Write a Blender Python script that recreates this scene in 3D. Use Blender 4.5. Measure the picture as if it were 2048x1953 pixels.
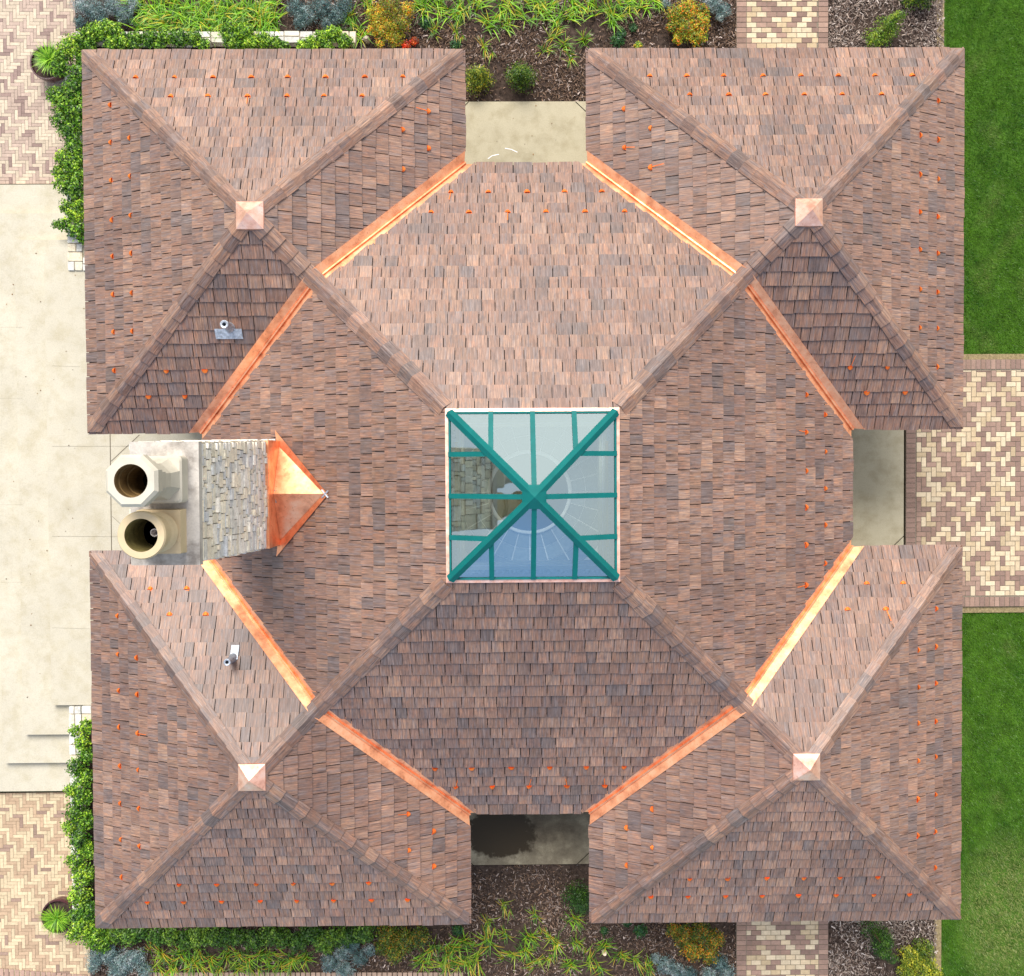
import bpy, math, random
import numpy as np
from mathutils import Vector, Matrix, Euler
from math import radians, sin, cos, pi

for o in list(bpy.data.objects):
    bpy.data.objects.remove(o)
SC = bpy.context.scene
COL = SC.collection

# ------------------------------------------------------------------ camera, sky, sun, exposure
EZ = 2.9                                   # eaves height above the slab
F_PX = 1953.0
CAM_LOC = Vector((-0.419, 0.426, 16.6 + EZ))
CAM_ROT = Euler((-0.0228, -0.0090, -0.0060), 'XYZ')
cam_d = bpy.data.cameras.new('camera')
cam_d.sensor_fit = 'HORIZONTAL'; cam_d.sensor_width = 36.0
cam_d.lens = F_PX / 2048 * 36.0
cam_d.clip_end = 2000
cam = bpy.data.objects.new('camera', cam_d); COL.objects.link(cam)
cam.location = CAM_LOC; cam.rotation_euler = CAM_ROT
SC.camera = cam

SUN_DIR = Vector((-0.17, 0.80, 1.08)).normalized()       # towards the sun
sun_el = math.asin(SUN_DIR.z); sun_az = math.atan2(SUN_DIR.x, SUN_DIR.y)
w = bpy.data.worlds.new('World'); SC.world = w; w.use_nodes = True
nt = w.node_tree; nt.nodes.clear()
out = nt.nodes.new('ShaderNodeOutputWorld'); bg = nt.nodes.new('ShaderNodeBackground')
sky = nt.nodes.new('ShaderNodeTexSky'); sky.sky_type = 'NISHITA'; sky.sun_disc = False
sky.sun_elevation = sun_el; sky.sun_rotation = sun_az; sky.dust_density = 1.5
tc = nt.nodes.new('ShaderNodeTexCoord')
nz = nt.nodes.new('ShaderNodeTexNoise'); nz.inputs['Scale'].default_value = 1.6; nz.inputs['Detail'].default_value = 5
rp = nt.nodes.new('ShaderNodeValToRGB'); rp.color_ramp.elements[0].position = 0.31; rp.color_ramp.elements[1].position = 0.50
sep = nt.nodes.new('ShaderNodeSeparateXYZ')
# the cloud thins out towards the south and brightens towards the north
md = nt.nodes.new('ShaderNodeMath'); md.operation = 'MULTIPLY_ADD'; md.inputs[1].default_value = 0.22; 
mixc = nt.nodes.new('ShaderNodeMixRGB'); mixc.inputs['Color2'].default_value = (3.7, 3.7, 3.65, 1)
nt.links.new(tc.outputs['Generated'], nz.inputs['Vector'])
nt.links.new(tc.outputs['Generated'], sep.inputs[0])
nt.links.new(sep.outputs['Y'], md.inputs[0]); nt.links.new(nz.outputs['Fac'], md.inputs[2])
nt.links.new(md.outputs[0], rp.inputs['Fac'])
cb_ = nt.nodes.new('ShaderNodeMath'); cb_.operation = 'MULTIPLY_ADD'; cb_.inputs[1].default_value = 0.55; cb_.inputs[2].default_value = 1.0
nt.links.new(sep.outputs['Y'], cb_.inputs[0])
cv_ = nt.nodes.new('ShaderNodeVectorMath'); cv_.operation = 'SCALE'; cv_.inputs[0].default_value = (3.3, 3.25, 3.25)
nt.links.new(cb_.outputs[0], cv_.inputs['Scale']); nt.links.new(cv_.outputs[0], mixc.inputs['Color2'])
nt.links.new(rp.outputs['Color'], mixc.inputs['Fac'])
nt.links.new(sky.outputs['Color'], mixc.inputs['Color1'])
nt.links.new(mixc.outputs['Color'], bg.inputs['Color'])
bg.inputs['Strength'].default_value = 0.10
nt.links.new(bg.outputs[0], out.inputs['Surface'])

sd = bpy.data.lights.new('sun', 'SUN'); sd.energy = 1.5; sd.angle = radians(32); sd.color = (1.0, 0.95, 0.88)
so = bpy.data.objects.new('sun', sd); COL.objects.link(so)
so.rotation_euler = (-SUN_DIR).to_track_quat('-Z', 'Y').to_euler()
SC.view_settings.view_transform = 'Standard'; SC.view_settings.look = 'None'
SC.view_settings.gamma = 1.0; SC.view_settings.exposure = 1.65
SC.render.engine = 'CYCLES'
SC.cycles.max_bounces = 6; SC.cycles.transparent_max_bounces = 12

R_CAM = CAM_ROT.to_matrix()
def G(u, v, z=0.0):
    """world point of height z seen at photo pixel u, v (authoring aid: everything has its own real height)"""
    d = R_CAM @ Vector(((u - 1024) / F_PX, -(v - 976.5) / F_PX, -1))
    t = (z - CAM_LOC.z) / d.z
    p = CAM_LOC + d * t
    return Vector((p.x, p.y, z))

RNG = random.Random(7)
NP = np.random.default_rng(7)

# ------------------------------------------------------------------ helpers
class MB:
    def __init__(s): s.v = []; s.f = []; s.t = []; s.uv = []; s.hasuv = False
    def face(s, pts, tint=(.5, .5, .5), uv=None):
        b = len(s.v); s.v.extend([tuple(p) for p in pts]); s.f.append(list(range(b, b + len(pts)))); s.t.append(tint)
        if uv is None: uv = [(p[0], p[1]) for p in pts]
        s.uv.extend(uv)
    def box(s, lo, hi, tint=(.5, .5, .5), skip=()):
        x0, y0, z0 = lo; x1, y1, z1 = hi
        P = [(x0,y0,z0),(x1,y0,z0),(x1,y1,z0),(x0,y1,z0),(x0,y0,z1),(x1,y0,z1),(x1,y1,z1),(x0,y1,z1)]
        for n, q in (('b',(0,3,2,1)),('t',(4,5,6,7)),('s',(0,1,5,4)),('e',(1,2,6,5)),('n',(2,3,7,6)),('w',(3,0,4,7))):
            if n not in skip: s.face([P[i] for i in q], tint)
    def prism(s, base, top, tint=(.5,.5,.5), cap_top=True, cap_bot=False):
        n = len(base)
        for i in range(n):
            j = (i + 1) % n
            s.face([base[i], base[j], top[j], top[i]], tint)
        if cap_top: s.face(list(top), tint)
        if cap_bot: s.face(list(reversed(base)), tint)
    def bar(s, a, b, wdt, up, hgt, tint=(.5,.5,.5), ridge=0.0):
        a = Vector(a); b = Vector(b); d = (b - a).normalized(); up = Vector(up)
        sd_ = d.cross(up).normalized(); up = sd_.cross(d).normalized()
        def ring(p):
            L = [p - sd_*wdt/2, p + sd_*wdt/2, p + sd_*wdt/2 + up*hgt]
            if ridge: L.append(p + up*(hgt + ridge))
            L.append(p - sd_*wdt/2 + up*hgt)
            return L
        r0, r1 = ring(a), ring(b); n = len(r0)
        for i in range(n):
            j = (i+1) % n; s.face([r0[i], r0[j], r1[j], r1[i]], tint)
        s.face(list(reversed(r0)), tint); s.face(r1, tint)
    def lathe(s, prof, c, n=32, tint=(.5,.5,.5), sx=1, sy=1, ph=0.0):
        """prof: (radius, z) list"""
        rings = []
        for r, z in prof:
            rings.append([(c[0]+r*sx*cos(2*pi*k/n+ph), c[1]+r*sy*sin(2*pi*k/n+ph), c[2]+z) for k in range(n)])
        for a, b in zip(rings, rings[1:]):
            for k in range(n):
                j = (k+1) % n; s.face([a[k], a[j], b[j], b[k]], tint)
    def build(s, name, mat, parent=None, smooth=False, **tags):
        me = bpy.data.meshes.new(name); me.from_pydata(s.v, [], s.f)
        at = me.attributes.new('tint', 'FLOAT_COLOR', 'FACE')
        arr = np.ones((len(s.f), 4), dtype=np.float32); arr[:, :3] = np.array(s.t, dtype=np.float32)
        at.data.foreach_set('color', arr.ravel())
        ul = me.uv_layers.new(name='UVMap')
        ul.data.foreach_set('uv', np.array(s.uv, dtype=np.float32).ravel())
        if smooth: me.polygons.foreach_set('use_smooth', [True]*len(s.f))
        me.materials.append(mat); me.update()
        return link(name, me, parent, **tags)

def link(name, me, parent=None, **tags):
    o = bpy.data.objects.new(name, me); COL.objects.link(o)
    if parent is not None: o.parent = parent; 
    for k, x in tags.items():
        if x is not None: o[k] = x
    return o

def np_mesh(name, V, Fc, tint, mat, parent=None, **tags):
    """V (n,k,3) separate polygons of k corners, tint (n,3)"""
    n, k, _ = V.shape
    me = bpy.data.meshes.new(name)
    me.vertices.add(n*k); me.vertices.foreach_set('co', V.reshape(-1).astype(np.float32))
    me.loops.add(n*k); me.loops.foreach_set('vertex_index', np.arange(n*k, dtype=np.int32))
    me.polygons.add(n); me.polygons.foreach_set('loop_start', np.arange(0, n*k, k, dtype=np.int32))
    me.polygons.foreach_set('loop_total', np.full(n, k, dtype=np.int32))
    at = me.attributes.new('tint', 'FLOAT_COLOR', 'FACE')
    a = np.ones((n, 4), dtype=np.float32); a[:, :3] = tint; at.data.foreach_set('color', a.ravel())
    me.materials.append(mat); me.update(calc_edges=True)
    return link(name, me, parent, **tags)

def thing(name, label, cat, loc=(0,0,0), group=None):
    return link(name, None, None, label=label, category=cat, group=group) if False else _thing(name, label, cat, loc, group)
def _thing(name, label, cat, loc, group):
    o = bpy.data.objects.new(name, None); COL.objects.link(o); o.location = loc
    o.empty_display_size = 0.2
    o['label'] = label; o['category'] = cat
    if group: o['group'] = group
    return o

# ------------------------------------------------------------------ materials
def new_mat(name):
    m = bpy.data.materials.new(name); m.use_nodes = True
    n = m.node_tree; b = n.nodes['Principled BSDF']
    return m, n, b
def N(n, typ, **kw):
    x = n.nodes.new(typ)
    for k, v in kw.items():
        if k in x.inputs: x.inputs[k].default_value = v
        else: setattr(x, k, v)
    return x
def mixrgb(n, typ, fac, a, b):
    x = n.nodes.new('ShaderNodeMixRGB'); x.blend_type = typ
    for i, v in enumerate((fac, a, b)):
        if isinstance(v, (int, float)): x.inputs[i].default_value = v
        elif isinstance(v, tuple): x.inputs[i].default_value = (*v, 1)
        else: n.links.new(v, x.inputs[i])
    return x.outputs[0]
def ramp(n, src, pts):
    r = n.nodes.new('ShaderNodeValToRGB'); e = r.color_ramp.elements
    e[0].position = pts[0][0]; e[0].color = (*pts[0][1], 1)
    e[1].position = pts[-1][0]; e[1].color = (*pts[-1][1], 1)
    for p, c in pts[1:-1]:
        q = e.new(p); q.color = (*c, 1)
    n.links.new(src, r.inputs[0]); return r.outputs[0]
def noise(n, vec, scale, detail=4, rough=.55, sc=None, loc=None):
    if sc is not None:
        mp = n.nodes.new('ShaderNodeMapping'); mp.inputs['Scale'].default_value = sc
        if loc: mp.inputs['Location'].default_value = loc
        n.links.new(vec, mp.inputs['Vector']); vec = mp.outputs[0]
    t = N(n, 'ShaderNodeTexNoise', Scale=scale, Detail=detail, Roughness=rough)
    n.links.new(vec, t.inputs['Vector']); return t.outputs['Fac']
def bump(n, b, src, strength, dist=.01):
    x = N(n, 'ShaderNodeBump', Strength=strength, Distance=dist)
    n.links.new(src, x.inputs['Height']); n.links.new(x.outputs[0], b.inputs['Normal'])
def geo(n): return n.nodes.new('ShaderNodeNewGeometry').outputs['Position']
def tint(n):
    a = n.nodes.new('ShaderNodeAttribute'); a.attribute_name = 'tint'; return a.outputs['Color']

def mat_shingle():
    m, n, b = new_mat('wood_grain_shingle')
    uv = n.nodes.new('ShaderNodeUVMap').outputs[0]; t = tint(n)
    s1 = noise(n, uv, 1.0, 5, .65, sc=(58, 2.6, 1)); s2 = noise(n, uv, 1.0, 4, .6, sc=(150, 5, 1))
    bl = noise(n, uv, 1.0, 3, .5, sc=(7, 6, 1))
    st = mixrgb(n, 'MIX', .45, s1, s2)
    gr = ramp(n, noise(n, uv, 1.0, 3, .6, sc=(24, 2.2, 1), loc=(3, 90, 0)), [(.47, (0,0,0)), (.63, (.55,.55,.55))])
    t = mixrgb(n, 'MIX', gr, t, (.185,.158,.160))
    f = ramp(n, st, [(.33, (.18,.15,.17)), (.43, (.66,.63,.65)), (.55, (1.10,1.08,1.06)), (.66, (1.95,1.86,1.72))])
    c = mixrgb(n, 'MULTIPLY', 1.0, t, f)
    bf = ramp(n, bl, [(.52, (0,0,0)), (.60, (1,1,1))])
    c2 = mixrgb(n, 'MULTIPLY', 1.0, c, (1.22, 1.06, .94))
    mx = n.nodes.new('ShaderNodeMath'); mx.operation = 'MULTIPLY'; mx.inputs[1].default_value = .55
    n.links.new(bf, mx.inputs[0])
    c = mixrgb(n, 'MIX', mx.outputs[0], c, c2)
    bf2 = ramp(n, noise(n, uv, 1.0, 4, .6, sc=(9, 5, 1), loc=(40, 7, 0)), [(.33, (.66,.66,.70)), (.45, (1,1,1))])
    c = mixrgb(n, 'MULTIPLY', .8, c, bf2)
    big = noise(n, geo(n), .55, 5, .6); c = mixrgb(n, 'MULTIPLY', 1.0, c, ramp(n, big, [(.32, (.84,.82,.83)), (.68, (1.13,1.12,1.10))]))
    n.links.new(c, b.inputs['Base Color']); b.inputs['Roughness'].default_value = .48
    b.inputs['Specular IOR Level'].default_value = .60
    bump(n, b, st, .35, .006); return m
def mat_copper(name='copper_sheet', base=(.98,.43,.22), rough=.30, dull=.0):
    m, n, b = new_mat(name); p = geo(n)
    a = noise(n, p, 5.0, 5, .6); c = noise(n, p, 22, 5, .7)
    col = ramp(n, a, [(.32, (base[0]*.72, base[1]*.62, base[2]*.60)), (.5, base), (.68, (min(1,base[0]*1.05), base[1]*1.28, base[2]*1.45))])
    sp = ramp(n, c, [(.30, (.55,.42,.40)), (.42, (1,1,1))])
    col = mixrgb(n, 'MULTIPLY', .75, col, sp); col = mixrgb(n, 'MULTIPLY', 1.0, col, mixrgb(n, 'MIX', 1.0, (1,1,1), tint(n)))
    n.links.new(col, b.inputs['Base Color']); b.inputs['Metallic'].default_value = .8
    r = ramp(n, c, [(.3, (rough+.22,)*3), (.7, (rough,)*3)]); n.links.new(r, b.inputs['Roughness'])
    bump(n, b, noise(n, p, 3.5, 2), .25, .02); return m
def mat_plain(name, col, rough=.6, spec=.4, nscale=8, var=.12, metallic=0, bstr=.1):
    m, n, b = new_mat(name); p = geo(n)
    x = noise(n, p, nscale, 5, .6)
    c = ramp(n, x, [(.3, tuple(q*(1-var) for q in col)), (.7, tuple(min(1,q*(1+var)) for q in col))])
    n.links.new(c, b.inputs['Base Color']); b.inputs['Roughness'].default_value = rough
    b.inputs['Specular IOR Level'].default_value = spec; b.inputs['Metallic'].default_value = metallic
    if bstr: bump(n, b, noise(n, p, nscale*5, 4), bstr, .01)
    return m
def mat_tint(name, rough=.7, spec=.3, nscale=12, var=.25, fine=90, bstr=.25, transl=0):
    m, n, b = new_mat(name); p = geo(n)
    x = noise(n, p, nscale, 5, .65); y = noise(n, p, fine, 3, .7)
    c = mixrgb(n, 'MULTIPLY', 1.0, tint(n), ramp(n, x, [(.3, (1-var,)*3), (.7, (1+var,)*3)]))
    c = mixrgb(n, 'MULTIPLY', 1.0, c, ramp(n, y, [(.3, (1-var*.7,)*3), (.7, (1+var*.7,)*3)]))
    n.links.new(c, b.inputs['Base Color']); b.inputs['Roughness'].default_value = rough
    b.inputs['Specular IOR Level'].default_value = spec
    if bstr: bump(n, b, y, bstr, .008)
    if transl:
        tr = N(n, 'ShaderNodeBsdfTranslucent'); n.links.new(c, tr.inputs[0])
        mx = n.nodes.new('ShaderNodeMixShader'); mx.inputs[0].default_value = transl
        n.links.new(b.outputs[0], mx.inputs[1]); n.links.new(tr.outputs[0], mx.inputs[2])
        n.links.new(mx.outputs[0], n.nodes['Material Output'].inputs['Surface'])
    return m
def mat_concrete(name, col, stain=(.55,.5,.38), amt=.5, spots=True):
    m, n, b = new_mat(name); p = geo(n)
    a = noise(n, p, .9, 6, .6); f = noise(n, p, 45, 4, .7); g = noise(n, p, 3.2, 5, .62, sc=(1,1,1), loc=(9,3,0))
    c = ramp(n, a, [(.3, tuple(q*.90 for q in col)), (.7, tuple(min(.95,q*1.06) for q in col))])
    c = mixrgb(n, 'MULTIPLY', amt, c, ramp(n, g, [(.32, stain), (.55, (1,1,1))]))
    c = mixrgb(n, 'MULTIPLY', 1.0, c, ramp(n, f, [(.28, (.84,)*3), (.5, (1,)*3), (.75, (1.08,)*3)]))
    c = mixrgb(n, 'MULTIPLY', 1.0, c, tint(n))
    n.links.new(c, b.inputs['Base Color']); b.inputs['Roughness'].default_value = .8
    b.inputs['Specular IOR Level'].default_value = .25
    bump(n, b, f, .2, .004); return m

M_SH = mat_shingle()
M_CU = mat_copper()
M_CUP = mat_copper('bright_copper', (.97,.56,.42), .34)
M_CUB = mat_copper('copper_guard', (1.0,.22,.035), .42); M_CUB.node_tree.nodes['Principled BSDF'].inputs['Metallic'].default_value = .6
M_DECK = mat_plain('roof_deck', (.035,.028,.026), .9, .1)
M_TEAL = mat_plain('teal_painted_metal', (.001,.125,.120), .45, .22, 6, .10, bstr=0)
M_CONC = mat_concrete('pale_concrete', (.51,.47,.375), (.80,.76,.64), .55)
M_PAD = mat_concrete('tan_concrete', (.42,.375,.265), (.72,.69,.62), .7)
M_BRICK = mat_tint('paver_brick', .82, .2, 18, .14, 140, .3)
M_SAND = mat_plain('joint_sand', (.20,.17,.13), .95, .1, 60, .4)
M_SOIL = mat_plain('dark_soil', (.055,.038,.030), .95, .15, 14, .6, bstr=.8)
M_LEAF = mat_tint('leaf', .42, .45, 9, .25, 60, 0, .28)
M_BLADE = mat_tint('blade', .40, .4, 6, .2, 40, 0, .25)
M_CHIP = mat_tint('wood_chip', .85, .2, 20, .3, 120, 0)
M_STONE = mat_tint('split_stone', .85, .25, 14, .22, 70, .5)
M_LIMEW = mat_plain('cast_limestone', (.52,.475,.39), .7, .3, 5, .10)
M_LIMEY = mat_plain('buff_fireclay', (.56,.44,.27), .7, .3, 5, .08)
M_SOOT = mat_plain('flue_lining', (.19,.12,.045), .8, .2, 6, .45)
M_BLACK = mat_plain('dark_void', (.006,.005,.004), .9, .1)
M_LEAD = mat_plain('grey_lead', (.42,.46,.52), .42, .5, 22, .42, metallic=.55, bstr=.5)
M_CREAM = mat_plain('cream_trim', (.72,.66,.50), .6, .3)
M_TIMB = mat_plain('honey_timber', (.62,.36,.12), .6, .3)
M_WHITE = mat_plain('white_trim', (.88,.82,.80), .5, .4)
M_POT = mat_plain('maroon_glazed_pot', (.06,.016,.02), .25, .6, 5, .25)
M_WALL = mat_plain('render_wall', (.52,.46,.36), .85, .2)
M_BARK = mat_plain('bark', (.10,.065,.04), .9, .2, 20, .3)
def mat_glass():
    m, n, b = new_mat('coated_glass'); n.nodes.remove(b)
    tr = N(n, 'ShaderNodeBsdfTransparent'); tr.inputs[0].default_value = (.84,.93,.92,1)
    gl = N(n, 'ShaderNodeBsdfGlossy'); gl.inputs['Color'].default_value = (.82,1,1,1); gl.inputs['Roughness'].default_value = .03
    lw = N(n, 'ShaderNodeFresnel', IOR=1.7)
    mm = N(n, 'ShaderNodeMath'); mm.operation = 'MULTIPLY_ADD'; mm.inputs[1].default_value = 1.0; mm.inputs[2].default_value = .36
    n.links.new(lw.outputs[0], mm.inputs[0])
    mx = n.nodes.new('ShaderNodeMixShader'); n.links.new(mm.outputs[0], mx.inputs[0])
    n.links.new(tr.outputs[0], mx.inputs[1]); n.links.new(gl.outputs[0], mx.inputs[2])
    n.links.new(mx.outputs[0], n.nodes['Material Output'].inputs['Surface']); return m
M_GLASS = mat_glass()

# ------------------------------------------------------------------ the roof geometry (heights from the eaves up)
XW, XE, YN, YS = 7.40, 7.377, 7.40, 7.40            # outer eaves
IW, IE, IN_, IS = 1.06, 1.055, 1.044, 1.014         # inner ends of the corner roofs' eaves
CW, CE, CN, CS = 5.50, 5.50, 5.50, 5.50           # central eaves
HP = 1.892; SW = 1.236; ZR = 2.653; KC = ZR/(CN-SW)
PK = {'nw': (-4.21, 4.19), 'ne': (4.21, 4.22), 'se': (4.18, -4.20), 'sw': (-4.305, -4.25)}
def W3(x, y, z): return Vector((x, y, z + EZ))
COLS = [((.236,.138,.096), 38), ((.203,.118,.083), 28), ((.172,.107,.083), 14), ((.142,.100,.086), 7), ((.276,.168,.118), 13)]
def shade_pick(r):
    k = r.random()*100
    for c, wt in COLS:
        if k < wt: break
        k -= wt
    g = r.uniform(.90, 1.11)
    return tuple(min(1, q*g*r.uniform(.985, 1.015)) for q in c)
def clip_poly(poly, px, py, nx, ny):
    """keep the side where (p-(px,py)).n >= 0"""
    outp = []
    for i in range(len(poly)):
        a = poly[i]; b = poly[(i+1) % len(poly)]
        da = (a[0]-px)*nx+(a[1]-py)*ny; db = (b[0]-px)*nx+(b[1]-py)*ny
        if da >= 0: outp.append(a)
        if (da >= 0) != (db >= 0):
            t = da/(da-db); outp.append((a[0]+(b[0]-a[0])*t, a[1]+(b[1]-a[1])*t))
    return outp
EXPO = 0.231
GUARDS = []
def slope(mb, pts, r, insets, guard_rows=(3, 5), margin=.36):
    """pts: 3-D slope outline, counter-clockwise from outside, pts[0]->pts[1] is the eave; insets per edge"""
    O = pts[0]; U = (pts[1]-pts[0]).normalized()
    nrm = None
    far = max(pts[2:], key=lambda p: (p-O).dot(Vector((0,0,1))))
    nrm = U.cross(far-O).normalized(); V = nrm.cross(U).normalized()
    P2 = [((p-O).dot(U), (p-O).dot(V)) for p in pts]
    # deck under the shingles
    mb_d = [O + U*a + V*b - nrm*.003 for a, b in P2]
    n = len(P2)
    edges = []
    for i in range(n):
        a, b = P2[i], P2[(i+1) % n]; dx, dy = b[0]-a[0], b[1]-a[1]; L = math.hypot(dx, dy)
        edges.append((a[0]-dy/L*insets[i], a[1]+dx/L*insets[i], -dy/L, dx/L))
    vmax = max(p[1] for p in P2); umin = min(p[0] for p in P2)-.3; umax = max(p[0] for p in P2)+.3
    ncourse = int(vmax/EXPO)+1
    for j in range(ncourse):
        v0 = j*EXPO - (.035 if j == 0 else 0); v1 = (j+1)*EXPO + .035
        u = umin - r.uniform(0, .25)
        while u < umax:
            wd = r.choice((.145,.175,.20,.20,.235,.235,.30,.33)); gap = r.uniform(.008, .016)
            jit = r.uniform(-.008, .008); q = [(u, v0+jit), (u+wd-gap, v0+jit+r.uniform(-.003,.003)), (u+wd-gap, v1), (u, v1)]
            col = shade_pick(r)
            for k, (ex, ey, nx, ny) in enumerate(edges):
                if k == 0: continue
                jag = r.uniform(-.03, .012) if insets[k] > 0.10 and insets[k] < .13 else 0
                q = clip_poly(q, ex+nx*jag, ey+ny*jag, nx, ny)
                if len(q) < 3: break
            if len(q) >= 3:
                tb = r.uniform(.026, .036); tilt = r.uniform(-.004, .004); ou, ov = r.uniform(0, 90), r.uniform(0, 90)
                top = []
                for a, b in q:
                    f = (b-v0)/(v1-v0); top.append((a, b, tb*(1-f)+.004*f + tilt*((a-u)/wd-.5)*(1-f)))
                T = [O + U*a + V*b + nrm*h for a, b, h in top]
                B = [O + U*a + V*b + nrm*.0005 for a, b, h in top]
                mb.face(T, col, [(a+ou, b+ov) for a, b, h in top])
                dk = tuple(c*.8 for c in col)
                for i in range(len(T)):
                    i2 = (i+1) % len(T)
                    if (top[i][1] > v1-.01 and top[i2][1] > v1-.01): continue
                    mb.face([B[i], B[i2], T[i2], T[i]], dk, [(top[i][0]+ou, top[i][1]+ov)]*4)
            u += wd
    # snow guards
    for row in guard_rows:
        v = row*EXPO - .012
        lo, hi = -1e9, 1e9
        for i in range(1, n):
            ex, ey, nx, ny = edges[i]
            if abs(nx) < 1e-6: continue
            uu = ex - ny*(v-ey)/nx
            if nx > 0: lo = max(lo, uu)
            else: hi = min(hi, uu)
        span = hi-lo-2*margin
        if span > 0:
            k = int(span/.625)+1; c0 = (lo+hi)/2 - (k-1)*.625/2
            for i in range(k):
                uu = c0+i*.625 + r.uniform(-.02, .02)
                GUARDS.append((O + U*uu + V*v + nrm*.022, U.copy(), V.copy(), nrm.copy(), r.random()))
    return mb_d, nrm

def hip(mb, a, b, n1, n2, r, wd=.152, start=.0, end=0.0, exp=.25, lift=.036, miter=0.0):
    """cap shingles from the low end a to the high end b over two slopes with normals n1 (left, looking up) and n2"""
    d = (b-a); L = d.length - end; d.normalize()
    s1 = n1.cross(d).normalized(); s2 = n2.cross(d).normalized()
    if s1.dot(n2) > 0: pass
    # side directions lie in their slopes and point away from the hip
    if s1.dot(s2) > 0: s2 = -s2
    up = (n1+n2).normalized()
    if (s1.dot(up)) > 0: s1 = -s1
    if (s2.dot(up)) > 0: s2 = -s2
    s = start; k = 0
    while s < L-.04:
        e = min(s+exp+.05, L+.03); col = shade_pick(r); ou = r.uniform(0, 90)
        hb, ht = lift+r.uniform(.012,.024), lift-.006
        w_ = wd + r.uniform(-.008, .008)
        p0, p1 = a+d*s, a+d*e
        R0, R1 = p0+up*(hb+.012), p1+up*(ht+.008)
        for sd_, nn in ((s1, n1), (s2, n2)):
            A0, A1 = p0+sd_*w_+nn*(hb-.006)+(d*w_*miter if k == 0 else Vector((0,0,0))), p1+sd_*w_+nn*(ht-.006)
            fl = [R0, A0, A1, R1]
            uvs = [(ou, 0), (ou+w_, 0), (ou+w_, e-s), (ou, e-s)]
            if (A0-R0).cross(R1-R0).dot(nn) < 0: fl.reverse(); uvs.reverse()
            k2 = r.uniform(.94, 1.06); col2 = tuple(c*k2 for c in col)
            mb.face(fl, col2, uvs)
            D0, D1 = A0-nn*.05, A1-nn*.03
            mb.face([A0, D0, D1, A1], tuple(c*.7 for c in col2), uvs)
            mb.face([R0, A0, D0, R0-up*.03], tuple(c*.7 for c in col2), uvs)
        s += exp + r.uniform(-.012, .012); k += 1

pav = thing('pavilion', 'large square pavilion with four brown shingled corner roofs, copper valleys and a teal skylight', 'building')
GEOM = {}
for q, sx, sy in (('nw',-1,1), ('ne',1,1), ('se',1,-1), ('sw',-1,-1)):
    Xo, Xi = (XW, IW) if sx < 0 else (XE, IE); Yo, Yi = (YN, IN_) if sy > 0 else (YS, IS)
    c = CW if sx < 0 else CE; d = CN if sy > 0 else CS
    px, py = PK[q]; ax, ay = abs(px), abs(py)
    best = None                              # saddle on the central hip, corner hip aimed at the surveyed peak
    for t_ in np.linspace(1.6, 2.7, 1101):
        zs = KC*t_; X_ = Xi+HP*(c-t_-Xi)/zs; Y_ = Yi+HP*(d-t_-Yi)/zs; e_ = (X_-ax)**2+(Y_-ay)**2
        if best is None or e_ < best[0]: best = (e_, t_, X_, Y_)
    _, t_, X_, Y_ = best; px, py = sx*X_, sy*Y_; x, y, z = c-t_, d-t_, KC*t_
    GEOM[q] = dict(sx=sx, sy=sy, Xo=Xo, Xi=Xi, Yo=Yo, Yi=Yi, c=c, d=d, pk=W3(px, py, HP), sd=W3(sx*x, sy*y, z),
                   oo=W3(sx*Xo, sy*Yo, 0), io=W3(sx*Xi, sy*Yo, 0), oi=W3(sx*Xo, sy*Yi, 0),
                   n_in=W3(sx*Xi, sy*d, 0), e_in=W3(sx*c, sy*Yi, 0), sk=W3(sx*SW, sy*SW, ZR))
def ccw(P, ins):
    """orient an outline so its normal points up, keeping the first edge first"""
    nn = (P[1]-P[0]).cross(P[2]-P[1])
    s_ = Vector((0,0,0))
    for i in range(1, len(P)-1): s_ += (P[i]-P[0]).cross(P[i+1]-P[0])
    if s_.z < 0:
        P2 = [P[1], P[0]] + P[:1:-1]
        m = len(P); ins2 = [ins[0]] + ins[:0:-1]
        return P2, ins2
    return P, ins
V_S, V_C = .155, .118        # shingles are held back from the valley centre line by these widths
for g in GEOM.values(): g['vX'] = g['vY'] = g['sd']
ROOFS = {}
SIDE_TXT = {'nw': 'corner roof', 'ne': 'corner roof', 'se': 'corner roof', 'sw': 'corner roof'}
valley_sets = []
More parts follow.
